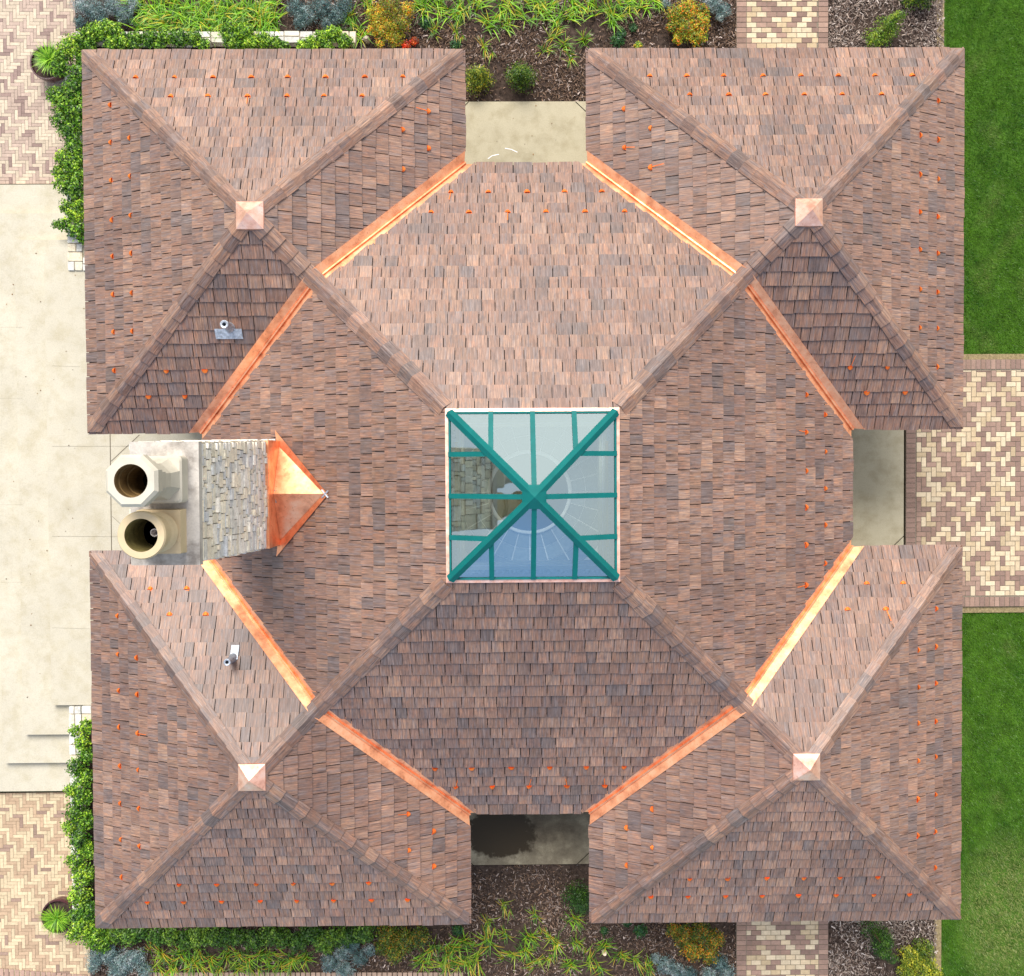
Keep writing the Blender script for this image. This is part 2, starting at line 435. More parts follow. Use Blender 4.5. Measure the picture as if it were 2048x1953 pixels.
for qi, q in enumerate(('nw', 'ne', 'se', 'sw')):
    g = GEOM[q]; r = random.Random(11+qi); mb = MB(); decks = []
    normals = {}
    for key, P, ins in (
        ('outY', [g['oo'], g['io'], g['pk']], [0, 0, 0]),
        ('outX', [g['oo'], g['oi'], g['pk']], [0, 0, 0]),
        ('inX', [g['io'], g['n_in'], g['vX'], g['pk']], [0, V_S, 0, 0]),
        ('inY', [g['oi'], g['e_in'], g['vY'], g['pk']], [0, V_S, 0, 0])):
        P, ins = ccw(P, ins); dk, nn = slope(mb, P, r, ins, margin=.36 if key.startswith('out') else .30)
        decks.append(dk); normals[key] = nn
    roof = mb.build('corner_roof', M_SH, pav)
    dm = MB()
    for dkp in decks:
        dm.face(dkp); dm.face([p - Vector((0,0,.09)) for p in reversed(dkp)])
    # fascia boards round the eaves
    for a, b_ in ((g['oo'], g['io']), (g['oo'], g['oi']), (g['io'], g['n_in']), (g['oi'], g['e_in'])):
        dm.face([a - Vector((0,0,.004)), b_ - Vector((0,0,.004)), b_ - Vector((0,0,.16)), a - Vector((0,0,.16))])
    dm.build('roof_deck', M_DECK, roof)
    # hip caps
    for a, b_, n1, n2, en in ((g['oo'], g['pk'], 'outY', 'outX', .2), (g['io'], g['pk'], 'outY', 'inX', .2),
                          (g['oi'], g['pk'], 'outX', 'inY', .2), (g['sd'], g['pk'], 'inX', 'inY', .2)):
        hm = MB()
        if n1 == 'inX':
            dd = normals[n1].cross(normals[n2]).normalized(); dd = dd if dd.z > 0 else -dd; a = b_ - dd*((b_-a).dot(dd)+.02)
        hip(hm, a, b_, normals[n1], normals[n2], r, wd=.140 if n1 == 'inX' else .130, end=en, miter=0 if n1 == 'inX' else .95, start=0 if n1 == 'inX' else .012)
        hm.build('hip_ridge', M_SH, roof)
    # copper cap on the peak
    cm = MB(); s_ = .205; zb = g['pk'].z - .085; za = g['pk'].z + .085 + .03; px, py = g['pk'].x, g['pk'].y
    base = [(px-s_,py-s_,zb+.035),(px+s_,py-s_,zb+.035),(px+s_,py+s_,zb+.035),(px-s_,py+s_,zb+.035)]
    low = [(a+(.006 if a > px else -.006), b+(.006 if b > py else -.006), c-.05) for a, b, c in base]
    cm.prism(low, base, (1,1,1), cap_top=False)
    for i in range(4): cm.face([base[i], base[(i+1) % 4], (px, py, za)], (1,1,1))
    cm.build('copper_cap', M_CUP, roof)
    g['n'] = normals; ROOFS[q] = roof

# central roof
r = random.Random(31); mb = MB(); decks = []; cn = {}
gg = GEOM
for key, P, ins in (
    ('n', [gg['nw']['n_in'], gg['ne']['n_in'], gg['ne']['vX'], gg['ne']['sk'], gg['nw']['sk'], gg['nw']['vX']], [0, V_C, 0, 0, 0, V_C]),
    ('s', [gg['sw']['n_in'], gg['se']['n_in'], gg['se']['vX'], gg['se']['sk'], gg['sw']['sk'], gg['sw']['vX']], [0, V_C, 0, 0, 0, V_C]),
    ('w', [gg['nw']['e_in'], gg['sw']['e_in'], gg['sw']['vY'], gg['sw']['sk'], gg['nw']['sk'], gg['nw']['vY']], [0, V_C, 0, 0, 0, V_C]),
    ('e', [gg['ne']['e_in'], gg['se']['e_in'], gg['se']['vY'], gg['se']['sk'], gg['ne']['sk'], gg['ne']['vY']], [0, V_C, 0, 0, 0, V_C])):
    P, ins = ccw(P, ins); k0 = len(GUARDS)
    dk, nn = slope(mb, P, r, ins, margin=.22)
    if key == 'w': del GUARDS[k0:]
    decks.append(dk); cn[key] = nn
croof = mb.build('central_roof', M_SH, pav)
dm = MB()
for dkp in decks:
    dm.face(dkp); dm.face([p - Vector((0,0,.09)) for p in reversed(dkp)])
for a, b_ in (('nw','ne'), ('sw','se')):
    p, q_ = gg[a]['n_in'], gg[b_]['n_in']; dm.face([p-Vector((0,0,.004)), q_-Vector((0,0,.004)), q_-Vector((0,0,.16)), p-Vector((0,0,.16))])
for a, b_ in (('nw','sw'), ('ne','se')):
    p, q_ = gg[a]['e_in'], gg[b_]['e_in']; dm.face([p-Vector((0,0,.004)), q_-Vector((0,0,.004)), q_-Vector((0,0,.16)), p-Vector((0,0,.16))])
dm.build('roof_deck', M_DECK, croof)
for q in ('nw', 'ne', 'se', 'sw'):
    g = gg[q]; hm = MB()
    na, nb = cn['n' if g['sy'] > 0 else 's'], cn['w' if g['sx'] < 0 else 'e']
    dd = na.cross(nb).normalized(); dd = dd if dd.z > 0 else -dd; lo_ = g['sk'] - dd*((g['sk']-g['sd']).dot(dd)+.03)
    hip(hm, lo_, g['sk'], na, nb, r, wd=.145, end=.05, lift=.038)
    hm.build('hip_ridge', M_SH, croof)

# copper valleys
for q in ('nw', 'ne', 'se', 'sw'):
    g = gg[q]
    for lowp, topp, skey, ckey, e1, e2 in ((g['n_in'], g['vX'], 'inX', 'n' if g['sy'] > 0 else 's', g['io']-g['n_in'], Vector((-g['sx'],0,0))), (g['e_in'], g['vY'], 'inY', 'w' if g['sx'] < 0 else 'e', g['oi']-g['e_in'], Vector((0,-g['sy'],0)))):
        a, b_ = lowp, topp; d = (b_-a); L = d.length; d.normalize()
        e1 = e1.normalized()
        n1, n2 = g['n'][skey], cn[ckey]
        s1 = n1.cross(d).normalized(); s1 = s1 if s1.dot(n2) > 0 else -s1   # uphill away from the valley on the corner side
        s2 = n2.cross(d).normalized(); s2 = s2 if s2.dot(n1) > 0 else -s2
        up = (n1+n2).normalized(); vm = MB()
        segs = [0, RNG.uniform(.25,.5)*L, L-.05] if L > 1 else [0, L]
        for k in range(len(segs)-1):
            p0, p1 = a+d*segs[k], a+d*(segs[k+1]+.02)
            tv = RNG.uniform(.93, 1.0); T_ = (tv, tv, tv); lf = .002*k
            def eave(o):     # the pans are cut along the eaves
                if k: return p0+o
                q1, q2 = o.dot(s1), o.dot(s2)
                if o.dot(s1) > .02 and o.dot(s1) >= o.dot(s2): w_ = q1; return a + e1*(w_/max(.2, e1.dot(s1))) + (o - s1*w_) - d*.02
                if o.dot(s2) > .02: w_ = q2; return a + e2*(w_/max(.2, e2.dot(s2))) + (o - s2*w_) - d*.02
                return a + o - d*.02
            def strip(o0, o1, o2):
                pts = [eave(o0), eave(o1), p1+o1, p1+o0]
                if (pts[1]-pts[0]).cross(pts[3]-pts[0]).dot(up) < 0: pts.reverse()
                vm.face(pts, T_)
            # corner-side pan, small upstand rib, central-side pan
            strip(s1*(V_S+.012)+n1*(.040+lf), s1*.035+n1*(.014+lf), 0)
            strip(s1*(V_S+.012)+n1*(.040+lf), s1*(V_S+.014)+n1*(.004), 0)
            strip(s1*.035+n1*(.014+lf), s1*.012+up*(.045+lf), 0)
            strip(s1*.012+up*(.045+lf), s2*.012+up*(.045+lf), 0)
            strip(s2*.012+up*(.045+lf), s2*.022+n2*(.008+lf), 0)
            strip(s2*.022+n2*(.008+lf), s2*(V_C+.035)+n2*(.006+lf), 0)
        vm.build('valley_flashing', M_CU, pav)

# ------------------------------------------------------------------ snow guards
def guard_mesh():
    m = MB(); n = 8; R_, L_, H_ = .045, .048, .032
    # open half-round scoop: curved hood over a flat plate; local x along the eave, y up the slope
    prof = []
    for k in range(n+1):
        t = pi*k/n; prof.append((cos(t)*R_, sin(t)*H_))
    for k in range(n):
        (x0, z0), (x1, z1) = prof[k], prof[k+1]
        m.face([(x0, .012, z0), (x1, .012, z1), (x1*.86, -L_*sin(pi*(k+1)/n)**.5 if 0 < k+1 < n else 0, z1*.72), (x0*.86, -L_*sin(pi*k/n)**.5 if 0 < k < n else 0, z0*.72)], (1,1,1))
        m.face([(x0*.86, -L_*sin(pi*k/n)**.5 if 0 < k < n else 0, z0*.72), (x1*.86, -L_*sin(pi*(k+1)/n)**.5 if 0 < k+1 < n else 0, z1*.72), (0, -L_*.9, .004)], (.9,.9,.9))
    m.face([(-R_, .03, .002), (-R_, -.03, .002), (R_, -.03, .002), (R_, .03, .002)], (.9,.9,.9))
    return m
gm = guard_mesh(); gs = guard_mesh(); gs.face([(-.006,.0,.014), (.006,.0,.014), (.007,.21,.034), (-.005,.21,.034)], (1,1,1))
ps_ = gs.build('snow_guard', M_CUB); strap_me = ps_.data; bpy.data.objects.remove(ps_)
pro = gm.build('snow_guard', M_CUB); pro_me = pro.data; bpy.data.objects.remove(pro)
GUARDS.sort(key=lambda q: (q[0]-CAM_LOC).length)
rest = MB()
for i, (p, U, V, nn, rr) in enumerate(GUARDS):
    M = Matrix((U, V, nn)).transposed().to_4x4() @ Matrix.Rotation((rr-.5)*.35, 4, 'Z') @ Matrix.Diagonal((.9+rr*.2, .9+((rr*7)%1)*.2, 1, 1)); M.translation = p
    if i < 100:
        o = link('snow_guard', strap_me if (rr*13)%1 < .12 else pro_me, pav); o.matrix_basis = M
    else:
        for f in gm.f: rest.face([M @ Vector(gm.v[j]) for j in f], (1,1,1))
if rest.f: rest.build('snow_guard_rows', M_CUB, pav, kind='stuff')

# ------------------------------------------------------------------ skylight
skl = MB(); e = .052
def sq(h, z): return [(-h,-h,z),(h,-h,z),(h,h,z),(-h,h,z)]
zc = ZR+EZ
skl.prism(sq(SW+.012, zc-.10), sq(SW+.004, zc+.035)); 
skylight = None
mb = MB()
a_, b_ = sq(SW+.012, zc-.16), sq(SW+.006, zc+.045); c_ = sq(SW-.052, zc+.055)
mb.prism(a_, b_, (1,1,1), cap_top=False)
for i in range(4): mb.face([b_[i], b_[(i+1)%4], c_[(i+1)%4], c_[i]], (1,1,1))
c2_ = sq(SW-.052, zc-.08); 
for i in range(4): mb.face([c_[i], c_[(i+1)%4], c2_[(i+1)%4], c2_[i]], (1,1,1))
skylight = mb.build('skylight', M_CUP, pav)
HG = SW-.055; Z0 = zc+.050; ZA = zc+.72
apex = Vector((0,0,ZA))
cor = [Vector((-HG,-HG,Z0)), Vector((HG,-HG,Z0)), Vector((HG,HG,Z0)), Vector((-HG,HG,Z0))]
# teal base frame, hips, rafters, cap
for i in range(4):
    a, b = cor[i], cor[(i+1) % 4]; fm = MB(); fm.bar(a, b, .03, (0,0,1), .022); fm.build('base_frame', M_TEAL, skylight)
    hm = MB(); hm.bar(a+(apex-a)*.005, a+(apex-a)*.97, .136, (0,0,1), .035, ridge=.055); hm.build('hip_bar', M_TEAL, skylight)
    nn = (b-a).cross(apex-a).normalized()
    mid = (a+b)/2
    for fr in (.25, .5, .75):
        s = a.lerp(b, fr)
        if fr == .5: t = mid.lerp(apex, .93)
        else: t = s + (apex-mid)*.5
        rm = MB(); rm.bar(s+nn*.002, t+nn*.002, .070, nn, .038); rm.build('rafter_bar', M_TEAL, skylight)
    q1, q3 = a.lerp(b, .25), a.lerp(b, .75); h1, h3 = q1+(apex-mid)*.5, q3+(apex-mid)*.5
    for P in ([a, q1, h1], [q1, mid, apex, h1], [mid, q3, h3, apex], [q3, b, h3]):
        gmx = MB(); gmx.face([p + nn*.004 for p in P]); gmx.build('glass_pane', M_GLASS, skylight)
cm = MB(); ch = .165; zq = Z0 + (ZA-Z0)*(1-ch/HG) + .070
cm.prism(sq(ch, zq-.05), sq(ch, zq), cap_top=False)
for i in range(4): cm.face([sq(ch, zq)[i], sq(ch, zq)[(i+1)%4], (0,0,zq+.135)])
cm.build('apex_cap', M_TEAL, skylight)
# light well under the glass: walls, stepped cream mouldings, timber blinds
wm = MB(); t0 = zc-.03
for h, z0_, z1_ in ((SW-.06, t0-.42, t0),):
    A, B = sq(h, z0_), sq(h, z1_)
    for i in range(4): wm.face([A[(i+1)%4], A[i], B[i], B[(i+1)%4]])
wm.build('light_well', M_LIMEW, skylight)
def frame_ring(ho, hi, z, th, mat, name):
    m = MB(); O_, I_ = sq(ho, z), sq(hi, z); I2 = sq(hi, z-th)
    for i in range(4):
        j = (i+1) % 4; m.face([O_[i], O_[j], I_[j], I_[i]]); m.face([I_[i], I_[j], I2[j], I2[i]])
    return m.build(name, mat, skylight)
frame_ring(SW-.06, SW-.125, t0-.40, .03, M_LEAD, 'moulding')
frame_ring(SW-.125, SW-.17, t0-.43, .05, M_CREAM, 'moulding')
frame_ring(SW-.17, SW-.19, t0-.48, .05, M_WHITE, 'moulding')
frame_ring(SW-.19, SW-.23, t0-.53, .25, M_CREAM, 'moulding')
for sx in (-1, 1):
    for y0, y1 in ((-.78,-.05), (.05,.78)):
        m = MB(); m.box((sx*(SW-.13)-.022, y0, t0-.395), (sx*(SW-.13)+.022, y1, t0-.37)); m.build('timber_blind', M_TIMB, skylight)
# interior walls of the room and stone medallion floor
im = MB(); A, B = sq(1.28, EZ+.90), sq(1.28, EZ+1.75)
for i in range(4): im.face([A[(i+1)%4], A[i], B[i], B[(i+1)%4]])
C_, D_ = sq(1.28, EZ+1.75), sq(SW-.23, t0-.78)
for i in range(4): im.face([C_[i], C_[(i+1)%4], D_[(i+1)%4], D_[i]])
im.build('interior_wall', M_CREAM, skylight)
fc = Vector((0,0,0)); FZ = EZ+.95; fm = MB(); r = random.Random(5)
for k in range(24):
    for (r0, r1) in ((.675,.90),(.90,1.13),(1.13,1.40)):
        a0, a1 = 2*pi*k/24+.010, 2*pi*(k+1)/24-.010; g_ = r.uniform(.75, 1.25); cc = (.24*g_,.25*g_,.255*g_)
        fm.face([(cos(t)*rr, sin(t)*rr, FZ) for rr, t in ((r0+.010,a0),(r1,a0),(r1,a1),(r0+.010,a1))], cc)
fm.build('stone_surround', M_STONE, skylight)
fm = MB(); fm.face([(1.3*a, 1.3*b, FZ-.012) for a, b in ((-1,-1),(1,-1),(1,1),(-1,1))]); fm.build('surround_grout', M_WHITE, skylight)
fm = MB(); fm.lathe([(.630,0.0),(.618,.05),(.664,.05),(.664,0.0)], (0, 0, FZ), 64); fm.build('oculus_ring', M_WHITE, skylight)
fm = MB(); fm.lathe([(.001,.006),(.632,.006)], (0, 0, FZ), 64, (.012,.018,.03)); fm.build('oculus', M_STONE, skylight)
# ------------------------------------------------------------------ chimney
def zw(z): return z + EZ
r = random.Random(8)
core = MB()
def ch_ring(z):     # stone shaft, narrower at the top
    f = (z-.2)/(5.04-.2); hy = .86-.16*f
    return [(-4.80,-hy+.01,zw(z)),(-4.05,-hy+.01,zw(z)),(-4.05,hy+.01,zw(z)),(-4.80,hy+.01,zw(z))]
core.prism(ch_ring(.2), ch_ring(5.03), (.10,.085,.06))
chimney = core.build('chimney', M_STONE, pav)
stm = MB()
z = .3
while z < 5.0:
    hgt = r.choice((.07,.085,.10,.125,.15)); z1 = min(z+hgt, 5.035)
    for side in range(4):
        f = (z-.2)/4.84; hy = .86-.16*f
        if side in (0, 2): L0, L1 = -hy, hy
        else: L0, L1 = -4.80, -4.05
        t = L0
        while t < L1-.01:
            ln = min(r.choice((.07,.10,.13,.16,.20,.27)), L1-t)
            if L1-t-ln < .07: ln = L1-t
            pr = r.uniform(.006, .045); gr = r.choice(((.84,.77,.62),(.86,.81,.72),(.66,.66,.65),(.88,.78,.62),(.76,.73,.66))); k_ = r.uniform(.85,1.15)
            cc = tuple(q*k_ for q in gr); g_ = .006; z0q, z1q = zw(z)+.003, zw(z1)-.003
            if side == 0: lo, hi = (-4.05, t+g_+.01, z0q), (-4.05+pr, t+ln-g_+.01, z1q)
            elif side == 2: lo, hi = (-4.80-pr, t+g_+.01, z0q), (-4.80, t+ln-g_+.01, z1q)
            elif side == 1: lo, hi = (t+g_, hy+.01-.01, z0q), (t+ln-g_, hy+.01+pr*.6, z1q)
            else: lo, hi = (t+g_, -hy+.01-pr*.6, z0q), (t+ln-g_, -hy+.01+.01, z1q)
            stm.box(lo, hi, cc); t += ln
    z = z1
stm.build('stone_cladding', M_STONE, chimney)
# base clad in copper where it meets the roof
cb = MB(); x0 = -4.012
cb.box((-4.86, -.815, zw(.45)), (x0+.022, .835, zw(1.70)), (1,1,1)); cb.build('base_flashing', M_CU, chimney)
cr = MB(); rW, rE = Vector((x0+.024, .01, zw(1.42))), Vector((-3.17, .01, zw(1.475)))
nA, sA = Vector((x0+.024, .80, zw(.96))), Vector((x0+.024, -.79, zw(.96)))
cr.face([rW, rE, nA][::-1], (1,1,1)); cr.face([rW, rE, sA], (1,1,1))
cr.build('cricket', M_CU, chimney)
cf = MB(); nW = cn['w']
def onroof(x, y, h=.046): return Vector((x, y, zw(KC*(CW+x)))) + nW*h
for sgn, A in ((1, nA), (-1, sA)):
    y0 = A.y
    P = [onroof(-3.17, .01), onroof(-3.10, .0), onroof(-4.04, y0+sgn*.22), onroof(x0, y0)]
    cf.face(P if sgn > 0 else P[::-1], (.95,.9,.9))
cf.build('cricket_flange', M_CU, chimney)
so_ = MB(); so_.bar(onroof(-3.20, -.05, .052), onroof(-3.09, .06, .052), .022, (0,0,1), .008); so_.bar(onroof(-3.20, .07, .052), onroof(-3.09, -.05, .052), .022, (0,0,1), .0095)
so_.bar(rW+Vector((.012,.06,-.03)), rW+Vector((.02,-.14,-.07)), .018, (1,0,.3), .01)
so_.build('solder_patch', M_LEAD, chimney)
# slab
sl = MB(); sl.prism([(-4.79,-.72,zw(5.04)),(-3.975,-.72,zw(5.04)),(-3.975,.735,zw(5.04)),(-4.79,.735,zw(5.04))],
                    [(-4.785,-.715,zw(5.14)),(-3.98,-.715,zw(5.14)),(-3.98,.73,zw(5.14)),(-4.785,.73,zw(5.14))], cap_bot=True)
M_SLAB = mat_concrete('lichen_slab', (.52,.48,.43), (.36,.34,.33), .9)
for i in range(len(sl.t)): sl.t[i] = (1,1,1)
sl.build('cap_slab', M_SLAB, chimney)
# octagonal flue
fx, fy = -4.35, .29; zb = 5.14
oc = MB(); 
def rsq(h1, h2, z, n=8, ph=pi/8, pw=1.0): return [(fx+h1*cos(2*pi*k/n+ph), fy+h2*sin(2*pi*k/n+ph), zw(z)) for k in range(n)]
def rrect(cx, cy, hx, hy, z, rad=.05, n=5):
    P = []
    for (sx, sy, a0) in ((1,1,0),(-1,1,pi/2),(-1,-1,pi),(1,-1,3*pi/2)):
        for k in range(n+1):
            t = a0+pi/2*k/n; P.append((cx+sx*(hx-rad)+rad*cos(t), cy+sy*(hy-rad)+rad*sin(t), zw(z)))
    return P
oc.prism(rrect(fx, fy, .245, .272, zb), rrect(fx, fy, .245, .272, zb+.22), (1,1,1), cap_top=False)
oc.prism(rrect(fx, fy, .245, .272, zb+.22), rrect(fx, fy, .225, .252, zb+.245), (1,1,1))
oc.prism(rsq(.245,.255,zb+.246), rsq(.20,.20,zb+.42), (1,1,1), cap_top=False)
oc.prism(rsq(.20,.20,zb+.42), rsq(.20,.20,zb+.62), (1,1,1), cap_top=False)
oc.prism(rsq(.20,.20,zb+.62), rsq(.235,.235,zb+.68), (1,1,1), cap_top=False)
oc.prism(rsq(.235,.235,zb+.68), rsq(.235,.235,zb+.86), (1,1,1), cap_top=False)
oc.prism(rsq(.235,.235,zb+.86), rsq(.300,.300,zb+.96), (1,1,1), cap_top=False)
oc.prism(rsq(.300,.300,zb+.96), rsq(.300,.300,zb+1.08), (1,1,1), cap_top=False)
oc.prism(rsq(.300,.300,zb+1.08), rsq(.265,.265,zb+1.12), (1,1,1), cap_top=False)
n = 32; T8 = rsq(.265,.265,zb+1.12)
inner = [(fx+.178*cos(2*pi*k/n+pi/8), fy+.178*sin(2*pi*k/n+pi/8), zw(zb+1.12)) for k in range(n)]
for k in range(8):
    seg = [inner[(k*4+j) % n] for j in range(5)]
    oc.face([T8[k], T8[(k+1)%8]] + seg[::-1], (1,1,1))
oct_o = oc.build('octagonal_flue', M_LIMEW, chimney)
il = MB(); il.lathe([(.178,1.12),(.178,1.0),(.165,1.0),(.165,.80),(.150,.80),(.150,.02)], (fx, fy, zw(zb)), 32); il.build('flue_lining', M_SOOT, chimney)
il = MB(); il.lathe([(.001,.35),(.150,.35)], (fx, fy, zw(zb)), 32); il.build('flue_void', M_BLACK, chimney)
# round flue
gx, gy = -4.39, -.312
ro = MB(); ro.prism(rrect(gx, gy, .258, .258, zb, .012), rrect(gx, gy, .252, .252, zb+.20, .012), (1,1,1))
ro.lathe([(.225,.201),(.235,.23),(.215,.26),(.235,.29),(.212,.32),(.230,.345),(.208,.38),(.205,.56),(.222,.60),(.262,.66),(.268,.72),(.255,.745),(.183,.745)], (gx, gy, zw(zb)), 48, (1,1,1))
ro.build('round_flue', M_LIMEY, chimney, smooth=False)
il = MB(); il.lathe([(.183,.745),(.178,.62),(.170,.02)], (gx, gy, zw(zb)), 40); il.build('flue_lining', mat_plain('mossy_lining', (.16,.13,.045), .8, .2, 7, .5), chimney)
il = MB(); il.lathe([(.001,.20),(.172,.20)], (gx, gy, zw(zb)), 32); il.build('flue_void', M_BLACK, chimney)
pi_ = MB(); pc = (gx+.045, gy+.01, zw(zb)); pi_.lathe([(.046,.2),(.046,.46),(.036,.465),(.034,.2)], pc, 24); pi_.build('inner_pipe', M_WHITE, chimney)

# ------------------------------------------------------------------ vent pipes
def vent(q, side, u, v, plate, L, rad, lean):
    g = gg[q]; nn = g['n'][side]; p0 = g['pk']
    def hit(u, v):
        d = R_CAM @ Vector(((u-1024)/F_PX, -(v-976.5)/F_PX, -1)); t = (p0-CAM_LOC).dot(nn)/d.dot(nn); return CAM_LOC+d*t
    c = hit(*plate[0]); U = Vector((1,0,0)); V = nn.cross(U).normalized()
    pm = MB(); h = .05
    w2, l2 = plate[1]
    P = [c-U*w2-V*l2+nn*h, c+U*w2-V*l2+nn*h, c+U*w2+V*l2+nn*h, c-U*w2+V*l2+nn*h]
    Q = [p-nn*.012 for p in P]
    if (P[1]-P[0]).cross(P[2]-P[1]).dot(nn) < 0: P.reverse(); Q.reverse()
    pm.prism(Q, P)
    b = hit(u, v); 
    pipe = MB(); zb_ = b.z-.1
    # flared boot
    pipe.lathe([(rad*1.75,.04),(rad*1.5,.13),(rad*1.15,.18),(rad*1.08,L),(rad*1.12,L+.012),(rad*.95,L+.018),(rad*.55,L+.012),(rad*.52,L-.25)], (b.x, b.y, zb_), 24)
    f_ = pm.build('vent_flashing', M_LEAD, pav); pipe.build('vent_pipe', M_LEAD, f_, smooth=False)
    dk_ = MB(); dk_.lathe([(.0005,L-.24),(rad*.52,L-.24)], (b.x, b.y, zb_), 20); dk_.build('pipe_bore', M_BLACK, f_)
vent('nw', 'inY', 460, 655, ((459, 666), (.215, .085)), .42, .058, 0)
vent('sw', 'inY', 467, 1316, ((470.5, 1307), (.062, .12)), .46, .050, 0)

# ------------------------------------------------------------------ walls under the corner roofs, columns of the porches
for q in ('nw','ne','se','sw'):
    g = gg[q]; sx, sy = g['sx'], g['sy']
    xa, xb = sorted((sx*(g['Xo']-.55), sx*(g['Xi']+.45))); ya, yb = sorted((sy*(g['Yo']-.55), sy*(g['Yi']+.45)))
    wl = MB(); wl.box((xa, ya, -.15), (xb, yb, EZ-.02)); wo = wl.build('wall', M_WALL, pav)
    for axis in (0, 1):
        fm = MB(); gl = MB()
        if axis == 0:
            X = xa if sx < 0 else xb; s_ = -1 if sx < 0 else 1; m0 = (ya+yb)/2
            fm.box((min(X, X+s_*.04), m0-.7, .9), (max(X, X+s_*.04), m0+.7, 2.2)); gl.box((min(X+s_*.005, X+s_*.05), m0-.62, .98), (max(X+s_*.005, X+s_*.05), m0+.62, 2.12))
        else:
            Y = ya if sy < 0 else yb; s_ = -1 if sy < 0 else 1; m0 = (xa+xb)/2
            fm.box((m0-.7, min(Y, Y+s_*.04), .9), (m0+.7, max(Y, Y+s_*.04), 2.2)); gl.box((m0-.62, min(Y+s_*.005, Y+s_*.05), .98), (m0+.62, max(Y+s_*.005, Y+s_*.05), 2.12))
        fr = fm.build('window', M_CREAM, wo); gl.build('window_glass', M_BLACK, wo)

# ------------------------------------------------------------------ ground
def struct(name, mb, mat): return mb.build(name, mat, None, kind='structure')
gmb = MB(); gmb.face([(-400,-400,-.66),(400,-400,-.66),(400,400,-.66),(-400,400,-.66)])
M_FAR = mat_plain('far_turf', (.05,.10,.025), .9, .1, 3, .4)
struct('ground', gmb, M_FAR)
# garden terrace of soil round the building
NX = G(140, 0, 0).x
def soil_patch(name, x0, y0, x1, y1, z, step=.14, amp=.035, mat=M_SOIL, skirt=.6):
    nx, ny = max(2, int((x1-x0)/step)), max(2, int((y1-y0)/step)); me = bpy.data.meshes.new(name); V = []; Fc = []
    rr = random.Random(hash((round(x0,2), round(y0,2))) & 255)
    for j in range(ny+1):
        for i in range(nx+1):
            edge = i in (0, nx) or j in (0, ny)
            V.append((x0+(x1-x0)*i/nx, y0+(y1-y0)*j/ny, z + (0 if edge else rr.uniform(-amp, amp))))
    for j in range(ny):
        for i in range(nx):
            a = j*(nx+1)+i; Fc.append((a, a+1, a+nx+2, a+nx+1))
    me.from_pydata(V, [], Fc); 
    me.polygons.foreach_set('use_smooth', [True]*len(Fc)); me.materials.append(mat)
    return link(name, me, None, kind='structure')
north_y0 = G(0, 203, 0).y
bed_top = G(0, -160, 0).y; bed_bot = G(0, 2110, 0).y; pad_s = G(0, 1731, 0).y
wx0 = G(150, 0, -.1).x
lawn_xS = G(1874, 1900, -.1).x; lawn_xN = G(1884, 40, -.1).x; lawn_x = max(lawn_xN, lawn_xS)
soil_patch('soil_bed', wx0, north_y0-4.5, lawn_xN, bed_top+3, -.10)
soil_patch('soil_bed', wx0, bed_bot-3, lawn_xS, pad_s+4.5, -.10)
sk = MB(); sk.box((wx0, bed_bot-3, -.7), (min(lawn_xN, lawn_xS), bed_top+3, -.16), skip=('b',)); struct('terrace_ground', sk, M_SOIL)

# cross-shaped concrete slab under and between the roofs
pe = G(1808, 970, 0).x; psx0, psx1 = -2.4, 2.4
def tbox(mb, x0, y0, x1, y1, z0, z1, t=(1,1,1)): mb.box((x0,y0,z0),(x1,y1,z1),t)
M_PADN = M_PAD
sb = MB(); tbox(sb, -6.7, -6.7, 6.7, 6.7, -.14, -.012, (1,1,1)); struct('foundation_slab', sb, M_PAD)
def pad(name, u0, v0, u1, v1, cuts, mat):
    a = G(u0, v1, 0); b = G(u1, v0, 0); m = MB(); tbox(m, a.x, a.y, b.x, b.y, -.13, 0); o = struct(name, m, mat)
    j = MB()
    for (p, q_) in cuts:
        A, B = G(*p, .0), G(*q_, .0); d = (B-A).normalized(); s_ = Vector((-d.y, d.x, 0))*.007
        j.face([A-s_+Vector((0,0,.004)), B-s_+Vector((0,0,.004)), B+s_+Vector((0,0,.004)), A+s_+Vector((0,0,.004))])
    if j.f: struct('pavement_joint', j, M_BLACK)
    return o
pad('pavement_north', 890, 203, 1222, 420, [((926,216),(937,204)), ((1151,204),(1182,233))], M_PAD)
pad('pavement_east', 1600, 800, 1808, 1150, [((1800,849),(1809,857)), ((1785,1094),(1809,1071))], M_PAD)
# south pad: wet stain and grey algae
m, n, b = new_mat('stained_concrete'); p = geo(n)
st_c = G(1000, 1668, 0)
def blob(cx, cy, rx, ry, edge, wob):
    mp = n.nodes.new('ShaderNodeMapping'); mp.inputs['Location'].default_value = (-cx/rx, -cy/ry, 0); mp.inputs['Scale'].default_value = (1/rx, 1/ry, 0)
    n.links.new(p, mp.inputs['Vector']); ln = n.nodes.new('ShaderNodeVectorMath'); ln.operation = 'LENGTH'; n.links.new(mp.outputs[0], ln.inputs[0])
    nz_ = noise(n, p, 5, 6, .65); ad = N(n, 'ShaderNodeMath'); ad.operation = 'MULTIPLY_ADD'; ad.inputs[1].default_value = wob; n.links.new(nz_, ad.inputs[0]); n.links.new(ln.outputs['Value'], ad.inputs[2])
    return ramp(n, ad.outputs[0], [(max(0,.5+wob*.5-edge*.5)/1, (1,1,1)), (min(1,.5+wob*.5+edge*.5), (0,0,0))])
c = ramp(n, noise(n, p, 2.4, 6, .65), [(.3, (.13,.105,.07)), (.5, (.22,.185,.125)), (.72, (.42,.37,.25))])
